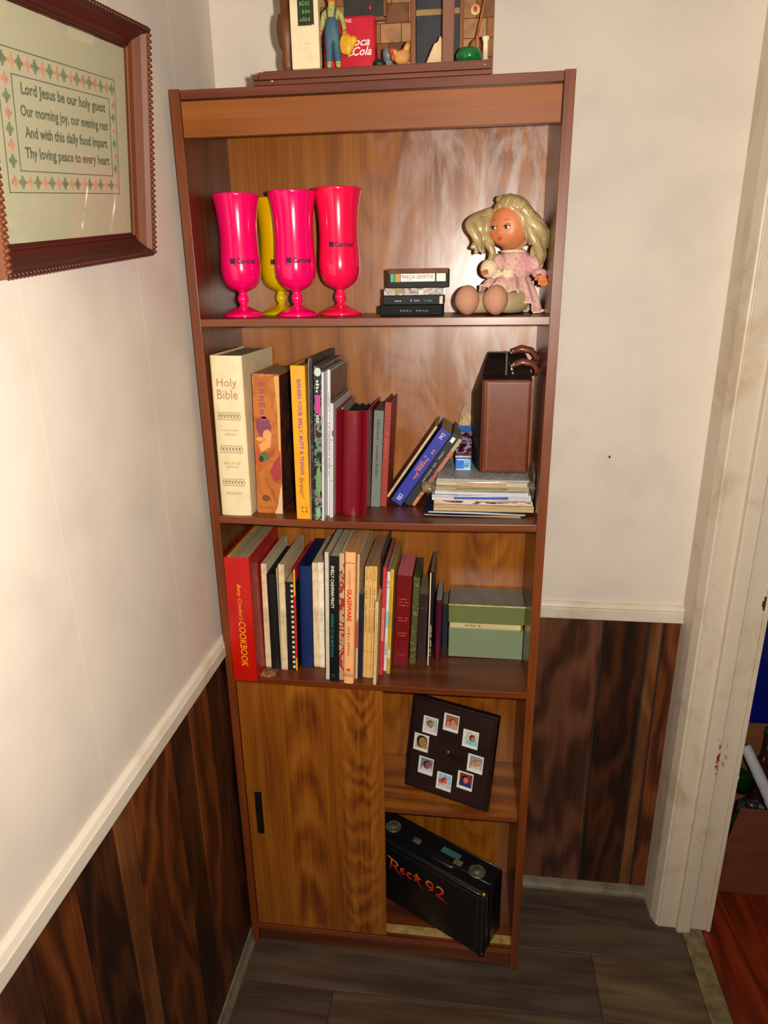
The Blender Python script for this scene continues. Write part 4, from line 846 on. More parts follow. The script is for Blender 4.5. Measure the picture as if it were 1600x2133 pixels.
# ------------------------------------------------------------------ doll
def skin_mesh(name, pts, edges, radii, mat, parent, sub=2):
    me = bpy.data.meshes.new(name); me.from_pydata(pts, edges, []); ob = bpy.data.objects.new(name, me); COL.objects.link(ob)
    md = ob.modifiers.new('skin', 'SKIN'); md.use_smooth_shade = True
    for i, r in enumerate(radii): me.skin_vertices[0].data[i].radius = (r, r)
    me.skin_vertices[0].data[0].use_root = True
    sb = ob.modifiers.new('sub', 'SUBSURF'); sb.levels = sub; sb.render_levels = sub
    dg = bpy.context.evaluated_depsgraph_get(); dg.update()
    m2 = bpy.data.meshes.new_from_object(ob.evaluated_get(dg)); bpy.data.objects.remove(ob)
    m2.materials.clear(); m2.materials.append(mat)
    o = bpy.data.objects.new(name, m2); COL.objects.link(o); o.parent = parent; return o
dx, dy = 0.5420, 0.120
doll = thing('doll', 'blonde curly-haired doll in a pink floral dress sitting on the top shelf', 'doll', (dx, dy, Z1+0.0004))
clothm = plain((184, 162, 122), 0.85, 0.05, bmp=0.3, scale=500); footm = plain((190, 138, 112), 0.85, 0.05, bmp=0.3, scale=500)
vinyl = plain((208, 126, 80), 0.42, 0.03, scale=20)
pts = [(0.004, 0.010, 0.026), (0.002, 0.006, 0.055), (-0.002, 0.0, 0.085), (-0.006, -0.006, 0.108),
       (-0.016, -0.010, 0.022), (-0.046, -0.034, 0.020), (-0.076, -0.058, 0.020),
       (0.016, -0.012, 0.022), (-0.006, -0.040, 0.020), (-0.030, -0.066, 0.020),
       (-0.022, -0.008, 0.084), (-0.040, -0.024, 0.074), (-0.050, -0.040, 0.070),
       (0.024, -0.004, 0.084), (0.038, -0.018, 0.068), (0.046, -0.034, 0.056)]
skin_mesh('body', pts, [(0, 1), (1, 2), (2, 3), (0, 4), (4, 5), (5, 6), (0, 7), (7, 8), (8, 9), (2, 10), (10, 11), (11, 12), (2, 13), (13, 14), (14, 15)],
          [0.026, 0.022, 0.018, 0.011, 0.021, 0.0195, 0.0185, 0.021, 0.020, 0.0185, 0.012, 0.010, 0.008, 0.012, 0.010, 0.008], clothm, doll)
for q, rz in (((-0.0795, -0.062, 0.0235), 0.0), ((-0.0330, -0.072, 0.0235), 0.0)):
    bm = nb(); add_ball(bm, q, (0.0215, 0.0200, 0.0245), 24, 0, lambda d: 1-0.10*max(0, -d.z)+0.04*sin(d.x*3+1)); obj('foot', bm, footm, doll)
# hands: small palm and five stubby fingers
def hand(c, d, s=1.0):
    c = Vector(c); d = Vector(d).normalized(); side = d.cross(Vector((0, 0, 1))).normalized(); u = side.cross(d)
    P = [c, c+d*0.008*s]; E_ = [(0, 1)]; R_ = [0.0055*s, 0.0068*s]
    for i in range(4):
        o_ = side*(i-1.5)*0.0038*s; L = (0.009, 0.011, 0.0105, 0.008)[i]*s; k0 = len(P)
        P += [c+d*0.011*s+o_, c+d*(0.011*s+L*0.6)+o_-u*0.001, c+d*(0.010*s+L)+o_-u*0.004*s]; E_ += [(1, k0), (k0, k0+1), (k0+1, k0+2)]; R_ += [0.0026*s, 0.0023*s, 0.0020*s]
    k0 = len(P); P += [c+d*0.004*s+side*0.0075*s, c+d*0.009*s+side*0.0115*s]; E_ += [(0, k0), (k0, k0+1)]; R_ += [0.0028*s, 0.0024*s]
    skin_mesh('hand', [tuple(p_) for p_ in P], E_, R_, vinyl, doll, 1)
hand((0.043, -0.036, 0.061), (0.1, -0.7, -0.55), 1.05); hand((-0.047, -0.040, 0.070), (-0.5, -0.8, -0.2), 0.7)
# head
HC = Vector((-0.0100, -0.0160, 0.1420)); HR = (radians(6), 0, radians(-33))
def hf(d):
    s = 1.0
    def g(dx_, dy_, dz_, w_, a): 
        v = Vector((dx_, dy_, dz_)).normalized(); return a*math.exp(-((d-v).length/w_)**2)
    s += g(0.42, -0.80, -0.42, 0.42, 0.10)+g(-0.42, -0.80, -0.42, 0.42, 0.10)      # cheeks
    s += g(0, -1, -0.24, 0.12, 0.11)+g(0, -1, -0.75, 0.25, 0.07)                    # nose, chin
    s -= g(0.36, -0.95, 0.0, 0.20, 0.045)+g(-0.36, -0.95, 0.0, 0.20, 0.045)         # eye hollows
    s += g(0, -0.8, 0.7, 0.6, 0.05)+g(0.98, 0.05, -0.12, 0.12, 0.10)+g(-0.98, 0.05, -0.12, 0.12, 0.10)
    s -= g(0, -1, -0.42, 0.10, 0.03)
    return s
bm = nb(); add_ball(bm, (0, 0, 0), (0.0350, 0.0350, 0.0370), 48, 0, hf)
head = obj('head', bm, vinyl, doll, loc=HC, rot=HR)
for sx in (-1, 1):
    bm = nb(); add_ball(bm, (sx*0.0122, -0.0320, -0.0005), (0.0050, 0.0032, 0.0040), 16); e = obj('eye', bm, plain((226, 216, 206), 0.2, 0.0, coat=0.5), head)
    bm = nb(); add_ball(bm, (sx*0.0122-0.0010, -0.0342, -0.0006), (0.0032, 0.0017, 0.0036), 14); obj('iris', bm, plain((58, 96, 140), 0.15, 0.1, coat=0.6), head)
    bm = nb(); add_ball(bm, (sx*0.0122-0.0012, -0.0355, -0.0006), (0.0019, 0.0009, 0.0021), 10); obj('pupil', bm, plain((10, 10, 14), 0.1, 0.0), head)
    bm = nb(); add_ball(bm, (sx*0.0122, -0.0322, 0.0022), (0.0056, 0.0036, 0.0030), 16); obj('eyelid', bm, vinyl, head)
    bm = nb(); add_tube(bm, [(sx*0.0122+0.0060*cos(pi*t/8), -0.0342-0.0022*sin(pi*t/8), 0.0000+0.0018*sin(pi*t/8)) for t in range(9)], 0.0007, 6); obj('eyelash', bm, plain((60, 34, 22), 0.6), head)
    bm = nb(); add_tube(bm, [(sx*0.0125+0.0055*cos(pi*(t+1)/8), -0.0346, 0.0085+0.0026*sin(pi*(t+1)/8)) for t in range(7)], 0.0005, 6); obj('eyebrow', bm, plain((150, 92, 50), 0.7), head)
bm = nb(); add_ball(bm, (0, -0.0362, -0.0168), (0.0048, 0.0016, 0.0016), 14); add_ball(bm, (0, -0.0355, -0.0192), (0.0038, 0.0018, 0.0014), 14); obj('lips', bm, plain((190, 84, 62), 0.45), head)
# hair: cap plus long curled locks
hm, nt, b_ = base('blonde_doll_hair'); v_ = coords(nt, (1, 1, 0.06)); n_ = noise(nt, v_, 900, 2, 0.0); n2_ = noise(nt, coords(nt), 45, 2)
nt.links.new(ramp(nt, mth(nt, 'ADD', mth(nt, 'MULTIPLY', n_, 0.7), mth(nt, 'MULTIPLY', n2_, 0.35)), [(0.3, (138, 114, 68)), (0.5, (172, 150, 100)), (0.68, (204, 186, 140))]), b_.inputs['Base Color'])
b_.inputs['Roughness'].default_value = 0.27; b_.inputs['Specular IOR Level'].default_value = 0.9; bump(nt, b_, n_, 0.25, 0.0005)
RH = Euler(HR).to_matrix()
bm = nb()
g = bmesh.ops.create_uvsphere(bm, u_segments=72, v_segments=52, radius=1.0)
kill = []
for v in g['verts']:
    d = v.co.copy(); s = hf(d)*(1.10+0.025*sin(d.x*22+d.z*9)+0.03*sin(atan2(d.y, d.x)*9))
    ee = (d.x/0.86)**2+((d.z+0.22)/0.94)**2
    if d.y < 0.0: s *= 1-0.22*max(0.0, min(1.0, (1.12-ee)*4.0))
    v.co = Vector((d.x*0.0350*s, d.y*0.0350*s+0.001, d.z*0.0370*s+0.001))
for f in bm.faces: f.smooth = True
hair = obj('hair', bm, hm, head)
rnd = random.Random(11)
def lock(p0, p1, r, turns, amp, r0=0.7, bulge=(0, 0, 0), ph=0.0):
    """one wavy lock from p0 to p1 (doll space), thick in the middle and curled"""
    p0, p1, bg = Vector(p0), Vector(p1), Vector(bulge); n = 26; P = []; R_ = []
    for i in range(n+1):
        t = i/n; a = ph+turns*2*pi*t; q = p0.lerp(p1, t)+bg*sin(pi*t); w_ = amp*min(1, t*2.2)
        P.append(q+Vector((cos(a)*w_, sin(a)*w_*0.8, 0))); R_.append(r*(r0+(1-r0)*sin(pi*min(1, t*1.3+0.1)))*(1-0.85*(max(0, t-0.80)/0.20)**2))
    add_tube(bmh, P, R_, 14, flat=0.8)
def locks(specs, par=doll):
    global bmh
    for s_ in specs:
        bmh = nb(); lock(*s_[0:5], **(s_[5] if len(s_) > 5 else {})); obj('hair_lock', bmh, hm, par)
def hp(x, y, z): v = HC+RH@Vector((x, y, z)); return tuple(v)
specs = []
# left pigtail (towards the viewer's left) sweeping out and curling up at its end
for i in range(5):
    a = i/4; specs.append((hp(-0.028, -0.010+0.012*a, 0.024-0.012*a), (-0.0700+0.024*a, -0.034+0.010*a, 0.104-0.006*(i % 2)), 0.0120, 1.05, 0.0085, dict(bulge=(-0.014+0.006*a, 0, 0.008), ph=i*1.3+0.5)))
specs.append((hp(-0.030, -0.012, 0.000), (-0.046, -0.034, 0.086), 0.0105, 1.2, 0.0055, dict(ph=0.4)))
specs.append((hp(-0.034, 0.0, 0.010), (-0.0740, -0.036, 0.1080), 0.0115, 0.9, 0.0080, dict(ph=2.5, bulge=(-0.004, 0, -0.006))))
specs.append((hp(-0.031, -0.016, 0.018), (-0.054, -0.038, 0.100), 0.0095, 1.0, 0.0060, dict(ph=4.0, bulge=(-0.006, 0, 0.0))))
# right side mass down to the shoulder
for i in range(7):
    a = i/6; specs.append((hp(0.031, -0.016+0.024*a, 0.027-0.014*a), (0.0330+0.013*a*(1 if i % 2 else 0.4), -0.028+0.022*a, 0.078+0.005*((i*3) % 4)), 0.0118, 1.05, 0.0075, dict(bulge=(0.012-0.005*a, -0.004, 0.004), ph=i*1.7)))
# temples and the band of hair over the brow
for i in range(11):
    a = (i-5)/5; specs.append((hp(0.008*a, 0.002, 0.0395), hp(0.0350*a+0.001, -0.0220+0.012*abs(a), 0.0265-0.020*a*a), 0.0078, 0.5, 0.0010, dict(r0=0.85, bulge=(0, -0.006, 0.006), ph=i)))
for sx in (-1, 1):
    for k_ in range(3): specs.append((hp(sx*0.0330, -0.014+0.006*k_, 0.022-0.006*k_), hp(sx*0.0345, -0.006+0.004*k_, -0.024-0.004*k_), 0.0085, 0.7, 0.0020, dict(r0=0.85, bulge=(sx*0.006, -0.002, 0), ph=k_*2)))
for i in range(9):
    a = 2*pi*i/9; specs.append((hp(0, 0.004, 0.041), hp(0.037*cos(a), 0.010+0.030*abs(sin(a)), 0.006), 0.0080, 0.6, 0.0015, dict(r0=0.85, bulge=(0.004*cos(a), 0.006, 0.008), ph=i)))
specs.append((hp(-0.010, 0.0, 0.038), hp(-0.020, -0.006, 0.044), 0.0085, 0.5, 0.003, dict(ph=1))); specs.append((hp(0.006, 0.0, 0.040), hp(-0.008, -0.004, 0.047), 0.0080, 0.5, 0.003, dict(ph=2)))
locks(specs)
# dress
dm, nt, b_ = base('pink_floral_cloth'); v_ = coords(nt); vo = N(nt, 'ShaderNodeTexVoronoi', Scale=150.0); nt.links.new(v_, vo.inputs['Vector'])
nz_ = noise(nt, v_, 60, 3, 0.5)
c1 = ramp(nt, vo.outputs['Distance'], [(0.0, (190, 112, 128)), (0.24, (206, 142, 150)), (0.42, (210, 160, 158)), (0.62, (208, 176, 162))])
nt.links.new(mixc(nt, mth(nt, 'MULTIPLY', mth(nt, 'SUBTRACT', nz_, 0.5), 5.0, True), c1, (204, 142, 152)), b_.inputs['Base Color'])
b_.inputs['Roughness'].default_value = 0.85; bump(nt, b_, noise(nt, v_, 700, 2), 0.3)
lacem = plain((226, 206, 172), 0.85, 0.06, bmp=0.4, scale=300)
bm = nb(); n = 110; rows = []
prof = [(0.0, 0.024, 0.068), (0.2, 0.033, 0.060), (0.45, 0.043, 0.047), (0.75, 0.053, 0.030), (1.0, 0.060, 0.012)]
def skirt_pt(a, t, r, z):
    fold = 1+0.085*t*sin(a*11+0.6)+0.03*t*sin(a*23); fr = max(0, cos(a-radians(225)))
    rr2 = r*(0.86 if sin(a) > 0 else 1.0)*(0.80 if cos(a) > 0 else 1.0)
    z_ = z+t*(0.033*fr+0.004*sin(a*11))-(0.012*t*max(0, cos(a)) if cos(a) > 0 else 0)
    return Vector((0.002+rr2*cos(a)*fold, 0.004+rr2*sin(a)*fold*0.95, max(0.0016, z_)))
for t, r, z in prof: rows.append([bm.verts.new(skirt_pt(2*pi*i/n, t, r, z)) for i in range(n)])
for j in range(len(rows)-1):
    for i in range(n): f = bm.faces.new((rows[j][i], rows[j][(i+1) % n], rows[j+1][(i+1) % n], rows[j+1][i])); f.smooth = True
sk = obj('skirt', bm, dm, doll); s2 = sk.modifiers.new('thick', 'SOLIDIFY'); s2.thickness = 0.0012
bm = nb(); add_ball(bm, (0.0, 0.000, 0.078), (0.0310, 0.0290, 0.0310), 28, 0, lambda d: 1+0.03*sin(atan2(d.y, d.x)*14)); obj('bodice', bm, dm, doll)
for c_, r_ in (((-0.0440, -0.030, 0.0740), (0.0150, 0.0130, 0.0150)), ((-0.0285, -0.016, 0.0830), (0.0150, 0.0150, 0.0150)), ((0.0310, -0.012, 0.0810), (0.0165, 0.0160, 0.0165))):
    bm = nb(); add_ball(bm, c_, r_, 22, 0, lambda d: 1+0.07*sin(atan2(d.y, d.x)*9)); obj('puff_sleeve', bm, dm if c_[0] > -0.04 else lacem, doll)
bm = nb(); add_ball(bm, (0.0405, -0.024, 0.0655), (0.0130, 0.0130, 0.0085), 20, 0, lambda d: 1+0.10*sin(atan2(d.y, d.x)*10)); obj('cuff', bm, dm, doll)
bm = nb()
for sx in (-1, 1): add_ball(bm, (-0.024+sx*0.011, -0.030, 0.066), (0.0115, 0.0055, 0.0080), 14, 0, lambda d: 1+0.12*sin(d.x*6+d.z*5))
add_ball(bm, (-0.024, -0.033, 0.066), 0.0042, 10); obj('bow', bm, lacem, doll, label='cream cloth bow')
bm = nb(); add_lathe(bm, [(0.0125, 0.1015), (0.0190, 0.0990), (0.0225, 0.1020), (0.0215, 0.1035), (0.0140, 0.1050)], (-0.004, -0.004, 0), 36); obj('collar', bm, lacem, doll)
bm = nb()
for i in range(96):
    a = 2*pi*i/96; q = skirt_pt(a, 1.0, 0.0605, 0.0125); add_ball(bm, (q.x, q.y, max(q.z, 0.0026)), 0.0021, 6)
o = obj('hem_lace', bm, lacem, doll); o['kind'] = 'stuff'

# ------------------------------------------------------------------ photo clock on the cabinet shelf
P0 = Vector((0.3475, 0.1086, Z4+0.0008)); P1 = Vector((0.5307, 0.0404, Z4+0.0008)); az = atan2(P1.y-P0.y, P1.x-P0.x)
ck = thing('photo_clock', 'square dark photo-frame clock leaning askew on the cabinet shelf', 'clock', P0, (-0.25, 0, az))
cwd, cht = 0.1955, 0.2105
fm_ = plain((30, 17, 15), 0.38, 0.1, coat=0.1, scale=10)
bm = nb(); add_box(bm, (0, 0, 0), (cwd, 0.0185, cht)); obj('frame', bm, fm_, ck, 0.0022, 3)
bm = nb(); add_box(bm, (0.008, -0.0006, 0.008), (cwd-0.008, 0.0, cht-0.008)); obj('face_board', bm, plain((42, 26, 24), 0.35, 0.12, scale=12), ck, 0.0004)
ph = [(0.047, 0.152), (0.094, 0.171), (0.141, 0.148), (0.158, 0.098), (0.140, 0.054), (0.093, 0.037), (0.047, 0.059), (0.030, 0.108)]
pal = [((176, 186, 176), (212, 214, 220), (120, 84, 56), (176, 130, 96)), ((150, 112, 72), (206, 150, 160), (150, 60, 40), (206, 140, 104)), ((206, 208, 190), (130, 204, 214), (90, 50, 40), (190, 120, 92)),
       ((150, 156, 160), (196, 206, 196), (150, 120, 80), (206, 150, 116)), ((120, 60, 54), (38, 58, 120), (40, 24, 26), (216, 120, 108)), ((150, 196, 226), (206, 196, 204), (150, 40, 30), (216, 106, 80)),
       ((120, 124, 150), (206, 210, 220), (60, 44, 40), (160, 96, 60)), ((200, 206, 206), (150, 160, 120), (44, 36, 30), (176, 122, 62))]
PF = ((1, 0, 0), (0, 0, 1))
for i, (u, v) in enumerate(ph):
    bg, sh_, hr_, fc = pal[i]; s = 0.0175
    bm = nb(); add_box(bm, (u-s, -0.0014, v-s*1.1), (u+s, -0.0006, v+s*1.1)); p_ = obj('photo', bm, plain((232, 230, 226), 0.3, 0.01), ck)
    a = s*0.90
    def pp(nm, col, poly, off): return patch(nm, plain(col, 0.3, 0.12, scale=300), p_, [(max(u-a*0.80, min(u+a, u+x*a)), max(v-a*0.78, min(v+a*1.05, v+y*a))) for x, y in poly], PF, (0, -0.0014, 0), off)
    pp('picture', bg, [(-1, -1), (1.2, -1), (1.2, 1.2), (-1, 1.2)], 0.0002)
    ox = (0.0, 0.2, 0.3, 0.3, 0.0, 0.1, 0.2, 0.15)[i]; sc = (0.45, 0.42, 0.40, 0.42, 0.45, 0.36, 0.5, 0.75)[i]
    pp('picture', sh_, ell(ox, -0.75, 0.95, 0.85, 14), 0.0003)
    pp('picture', hr_, ell(ox-0.05, 0.22, sc*1.08, sc*1.2, 14), 0.0004); pp('picture', fc, ell(ox+0.08, 0.10, sc*0.78, sc*0.98, 14), 0.0005)
    if i in (1, 3, 5): pp('picture', hr_, ell(ox-0.62, -0.06, sc*0.9, sc, 12), 0.00035); pp('picture', fc, ell(ox-0.60, -0.12, sc*0.7, sc*0.8, 12), 0.00055)
bm = nb(); add_lathe(bm, [(0.0, -0.0010), (0.0040, -0.0010), (0.0040, -0.0030), (0.0022, -0.0040), (0.0, -0.0040)], (0.095, 0, 0.105), 20, 'y'); obj('spindle', bm, plain((150, 124, 90), 0.3, 0.1, 0.8), ck)
for a, L, w__ in ((-0.35, 0.030, 0.0036), (-0.9, 0.024, 0.0030)):
    patch('clock_hand', plain((14, 12, 12), 0.3), ck, [(0.095+cos(a)*0-sin(a)*w__/2*0.4, 0.105+cos(a)*w__/2*0.4), (0.095+sin(a)*w__/2*0.4, 0.105-cos(a)*w__/2*0.4), (0.095+cos(a)*L*0.6+sin(a)*w__/2, 0.105+sin(a)*L*0.6-cos(a)*w__/2), (0.095+cos(a)*L, 0.105+sin(a)*L), (0.095+cos(a)*L*0.6-sin(a)*w__/2, 0.105+sin(a)*L*0.6+cos(a)*w__/2)], PF, off=0.0032)
for i in range(12):
    a = i*pi/6; patch('hour_mark', plain((22, 13, 12), 0.4), ck, ell(0.095+0.030*cos(a), 0.105+0.030*sin(a), 0.0016, 0.0024, 8), PF, off=0.0009)

# ------------------------------------------------------------------ black briefcase half inside the cabinet
bz = 0.0650
bf = thing('briefcase', 'black briefcase with red and orange lettering jutting out of the cabinet', 'briefcase', (0.531, -0.030, bz), (0, 0, radians(-29)))
# local: front face along -x from the right front corner; y = depth; z up
L_, Dp, Hh = 0.335, 0.083, 0.178
bl = blotch('black_leatherette', [(14, 14, 16), (20, 20, 22), (16, 16, 18)], 500, 0.36, bmp=0.25, coat=0.05)
bm = nb(); add_box(bm, (-L_, 0, 0), (0, 0.030, Hh)); obj('front_shell', bm, bl, bf, 0.007, 4)
bm = nb(); add_box(bm, (-L_+0.0015, 0.0305, 0.001), (-0.0015, Dp, Hh-0.001)); obj('back_shell', bm, bl, bf, 0.006, 3)
vin = plain((26, 26, 30), 0.3, 0.2, coat=0.2)
for nm, pth in (('edge_trim', [(-L_+0.006, 0.0008, Hh-0.006), (-0.010, 0.0008, Hh-0.006), (-0.0055, 0.0012, Hh-0.010), (-0.0055, 0.0012, 0.010), (-0.010, 0.0008, 0.006), (-L_+0.006, 0.0008, 0.006)]),
                ('edge_trim', [(-L_+0.006, 0.0300, Hh), (-0.006, 0.0300, Hh), (0.0, 0.0300, Hh-0.006), (0.0, 0.0300, 0.006)]),
                ('edge_trim', [(-L_+0.006, Dp-0.001, Hh-0.001), (-0.006, Dp-0.001, Hh-0.001), (-0.002, Dp-0.001, Hh-0.006), (-0.002, Dp-0.001, 0.006)]),
                ('edge_trim', [(0.0004, 0.008, 0.010), (0.0004, 0.008, Hh-0.012)])):
    bm = nb(); add_tube(bm, pth, 0.0015, 8); obj(nm, bm, vin, bf)
# stitched seams
stm = plain((74, 72, 74), 0.6); bm = nb()
for i in range(90): add_box(bm, (-L_+0.012+i*0.0036, -0.0005, Hh-0.0165), (-L_+0.0140+i*0.0036, 0.0002, Hh-0.0159))
for i in range(42): add_box(bm, (-0.0168, -0.0005, 0.012+i*0.0036), (-0.0162, 0.0002, 0.0140+i*0.0036)); add_box(bm, (-0.0002, 0.0120, 0.012+i*0.0036), (0.0005, 0.0126, 0.0140+i*0.0036))
o = obj('stitching', bm, stm, bf); o['kind'] = 'stuff'
brs = plain((150, 124, 72), 0.28, 0.2, 0.9)
for zc_, nm in ((Hh, 1), (0.0, -1)):
    bm = nb(); add_ball(bm, (-0.0050, 0.0045, zc_-nm*0.005), (0.0075, 0.0068, 0.0068), 14); obj('corner_cap', bm, brs if nm > 0 else plain((40, 40, 44), 0.3, 0.2, 0.5), bf, label='brass corner cap' if nm > 0 else 'dark corner cap')
# top fittings
def top_at(wx, wy):    # world -> local xy
    d = Vector((wx-0.531, wy+0.030)); a = radians(29); return (d.x*cos(a)-d.y*sin(a), d.x*sin(a)+d.y*cos(a))
for wx, wy in ((0.3245, 0.149), (0.5215, 0.0415)):
    lx, ly = top_at(wx, wy); ly = 0.044
    bm = nb(); add_lathe(bm, [(0.0, Hh), (0.0185, Hh), (0.0190, Hh+0.0012), (0.0170, Hh+0.0028), (0.0160, Hh+0.0022), (0.0070, Hh+0.0026), (0.0060, Hh+0.0042), (0.0, Hh+0.0046)], (lx, ly, 0), 36)
    obj('round_lock', bm, plain((120, 118, 100), 0.38, 0.15, 0.6), bf, label='round worn metal lock')
for wx, wy in ((0.3870, 0.117), (0.4810, 0.063)):
    lx, ly = top_at(wx, wy); ly = 0.040
    bm = nb(); add_box(bm, (lx-0.010, ly-0.007, Hh), (lx+0.010, ly+0.007, Hh+0.0028)); add_box(bm, (lx-0.007, ly-0.009, Hh+0.0026), (lx+0.007, ly-0.001, Hh+0.0050)); obj('latch', bm, plain((140, 134, 112), 0.38, 0.2, 0.6), bf, 0.001, label='small metal latch')
bm = nb(); add_box(bm, (-0.1380, 0.046, Hh+0.0002), (-0.0910, 0.062, Hh+0.0022)); obj('name_plate', bm, plain((70, 108, 108), 0.3, 0.1, 0.2), bf, 0.0008, label='small teal plate')
bm = nb(); add_tube(bm, [(-0.155, 0.030, Hh+0.001), (-0.152, 0.024, Hh+0.005), (-0.140, 0.016, Hh+0.006), (-0.095, 0.016, Hh+0.006), (-0.083, 0.024, Hh+0.005), (-0.080, 0.030, Hh+0.001)], [0.003, 0.0036, 0.005, 0.005, 0.0036, 0.003], 10); obj('carrying_handle', bm, vin, bf)
# lettering: orange at the top of the letters, crimson below
rk, nt, b_ = base('red_orange_lettering'); spz = nt.nodes.new('ShaderNodeSeparateXYZ'); nt.links.new(coords(nt), spz.inputs[0])
nt.links.new(ramp(nt, mth(nt, 'ADD', mth(nt, 'MULTIPLY', mth(nt, 'SUBTRACT', spz.outputs[2], 0.100), 28.0), 0.0), [(0.15, (214, 24, 52)), (0.5, (226, 50, 30)), (0.8, (232, 130, 30))]), b_.inputs['Base Color']); b_.inputs['Roughness'].default_value = 0.5
def stroke(pts_, r=0.0021):
    """painted brush stroke on the front face: tapering ribbon"""
    n_ = len(pts_); P = [Vector((p_[0], -0.0006, p_[1])) for p_ in pts_]; Lf, Rt = [], []
    for i, p_ in enumerate(P):
        d = (P[min(i+1, n_-1)]-P[max(i-1, 0)]).normalized(); nn = Vector((-d.z, 0, d.x)); w__ = r*(0.75+0.5*sin(pi*(i+0.5)/n_)) if i < n_-1 else r*0.25
        Lf.append(bmr.verts.new(p_+nn*w__)); Rt.append(bmr.verts.new(p_-nn*w__))
    for i in range(n_-1): bmr.faces.new((Lf[i], Lf[i+1], Rt[i+1], Rt[i]))
bmr = nb()
X0 = -0.248; S_ = 0.0155
def gl(dx_, *segs):
    for s_ in segs: stroke([(X0+(dx_+x)*S_, 0.101+y*S_) for x, y in s_])
def arc(cx, cy, rx, ry, a0, a1, n_=10): return [(cx+rx*cos(radians(a0+(a1-a0)*i/n_)), cy+ry*sin(radians(a0+(a1-a0)*i/n_))) for i in range(n_+1)]
gl(0, [(0.45, 2.05), (0.35, 1.2), (0.1, 0.0)], [(-0.3, 2.35), (0.45, 2.15), (1.0, 2.0)]+arc(1.0, 1.55, 0.5, 0.42, 80, -80, 6)+[(0.6, 1.1)], [(0.65, 1.15), (1.3, 0.6), (2.35, -0.35)])
gl(2.05, arc(0.45, 0.95, 0.42, 0.45, 60, 330), [(0.1, 0.95), (0.8, 1.05)])
gl(3.2, arc(0.55, 0.85, 0.45, 0.45, 50, 320))
gl(4.5, [(0.45, 1.95), (0.35, 1.1), (0.0, 0.3)], [(1.15, 1.35), (0.4, 0.85), (1.5, -0.4)], [(-0.1, 1.3), (0.7, 1.45), (1.25, 1.25)])
gl(6.6, arc(0.6, 1.35, 0.55, 0.5, 30, 390, 14), [(1.15, 1.5), (1.0, 0.6), (0.2, 0.05)])
gl(8.2, arc(0.65, 1.35, 0.55, 0.5, 160, -30, 8)+[(0.7, 0.55), (0.0, 0.10)], [(0.0, 0.15), (0.9, 0.05), (2.0, -0.25)])
obj('painted_lettering', bmr, rk, bf, label='red and orange painted lettering', flip=False)

# ------------------------------------------------------------------ framed sampler on the left wall
QY, QZ, TH_, PH_ = -0.3383, 1.6302, 0.1081, 0.1450
fr = thing('framed_sampler', 'cross-stitch prayer behind glass in carved brown wooden frame', 'picture', (0.0185, QY, QZ))
fr.rotation_mode = 'QUATERNION'
fr.rotation_quaternion = (Matrix.Rotation(PH_, 3, 'Y') @ Matrix.Rotation(TH_, 3, 'X')).to_quaternion()
# local: x out of the wall, y along the wall, z up
yr, yl_, zt2, zb2 = 0.1410, -0.1335, 0.1010, -0.1119     # sight edge
fwm = wood('picture_frame_side_lit', [(0.2, (64, 28, 8)), (0.45, (94, 45, 14)), (0.7, (114, 58, 20)), (0.9, (124, 70, 28))], 'z', 12, 0.55, 0.0, 0.1, seed=11.0)  # sides browner than the rails; light on their slope put into the colour
fwd = wood('picture_frame_dark', [(0.2, (34, 9, 6)), (0.45, (56, 16, 10)), (0.7, (74, 24, 14)), (0.9, (90, 34, 20))], 'y', 12, 0.45, 0.05, 0.1, seed=12.0)
prof = [(0.0, 0.0), (0.0, 0.0025), (0.0025, 0.0030), (0.0032, 0.0050), (0.0020, 0.0062), (0.0040, 0.0110), (0.0120, 0.0185), (0.0185, 0.0215), (0.0200, 0.0240), (0.0185, 0.0275), (0.0120, 0.0300), (-0.0130, 0.0300), (-0.0130, 0.0)]
def member(name, a, b, na, mat):
    """mitred member from corner a to corner b (y,z of sight edge); na = outward direction"""
    bm = nb(); a, b, na = Vector(a), Vector(b), Vector(na); d = (b-a).normalized()
    A = [bm.verts.new((x, *(a+na*w__-d*w__))) for x, w__ in prof]; Bv = [bm.verts.new((x, *(b+na*w__+d*w__))) for x, w__ in prof]; n_ = len(prof)
    for i in range(n_): bm.faces.new((A[i], Bv[i], Bv[(i+1) % n_], A[(i+1) % n_]))
    bm.faces.new(A); bm.faces.new(Bv[::-1]); m_ = obj(name, bm, mat, fr)
    # carved rope along the outer ridge
    bm = nb(); Lm = (b-a).length+0.054; n2 = int(Lm/0.0066); s0 = a+na*0.0255-d*0.027
    for i in range(n2):
        p_ = s0+d*(0.0033+i*0.0066); q1 = p_-d*0.0022-na*0.0026; q2 = p_+d*0.0022+na*0.0026
        add_tube(bm, [(0.0180, *q1), (0.0212, *p_), (0.0180, *q2)], [0.0018, 0.0028, 0.0018], 6)
    o = obj('carved_rope', bm, mat, m_); o['kind'] = 'stuff'; return m_
TR_, TL_, BR_, BL_ = (yr, zt2), (yl_, zt2), (yr, zb2), (yl_, zb2)
member('frame_side', BR_, TR_, (1, 0), fwm); member('frame_side', TL_, BL_, (-1, 0), fwm); member('frame_rail', TR_, TL_, (0, 1), fwd); member('frame_rail', BL_, BR_, (0, -1), fwd)
bm = nb(); add_box(bm, (-0.0030, yl_-0.002, zb2-0.002), (-0.0015, yr+0.002, zt2+0.002))
cl_ = obj('linen', bm, plain((194, 186, 162), 0.85, 0.03, bmp=0.15, scale=1200), fr)
bm = nb(); bm.faces.new([bm.verts.new(p_) for p_ in ((0.0012, yl_-0.001, zb2-0.001), (0.0012, yr+0.001, zb2-0.001), (0.0012, yr+0.001, zt2+0.001), (0.0012, yl_-0.001, zt2+0.001))])
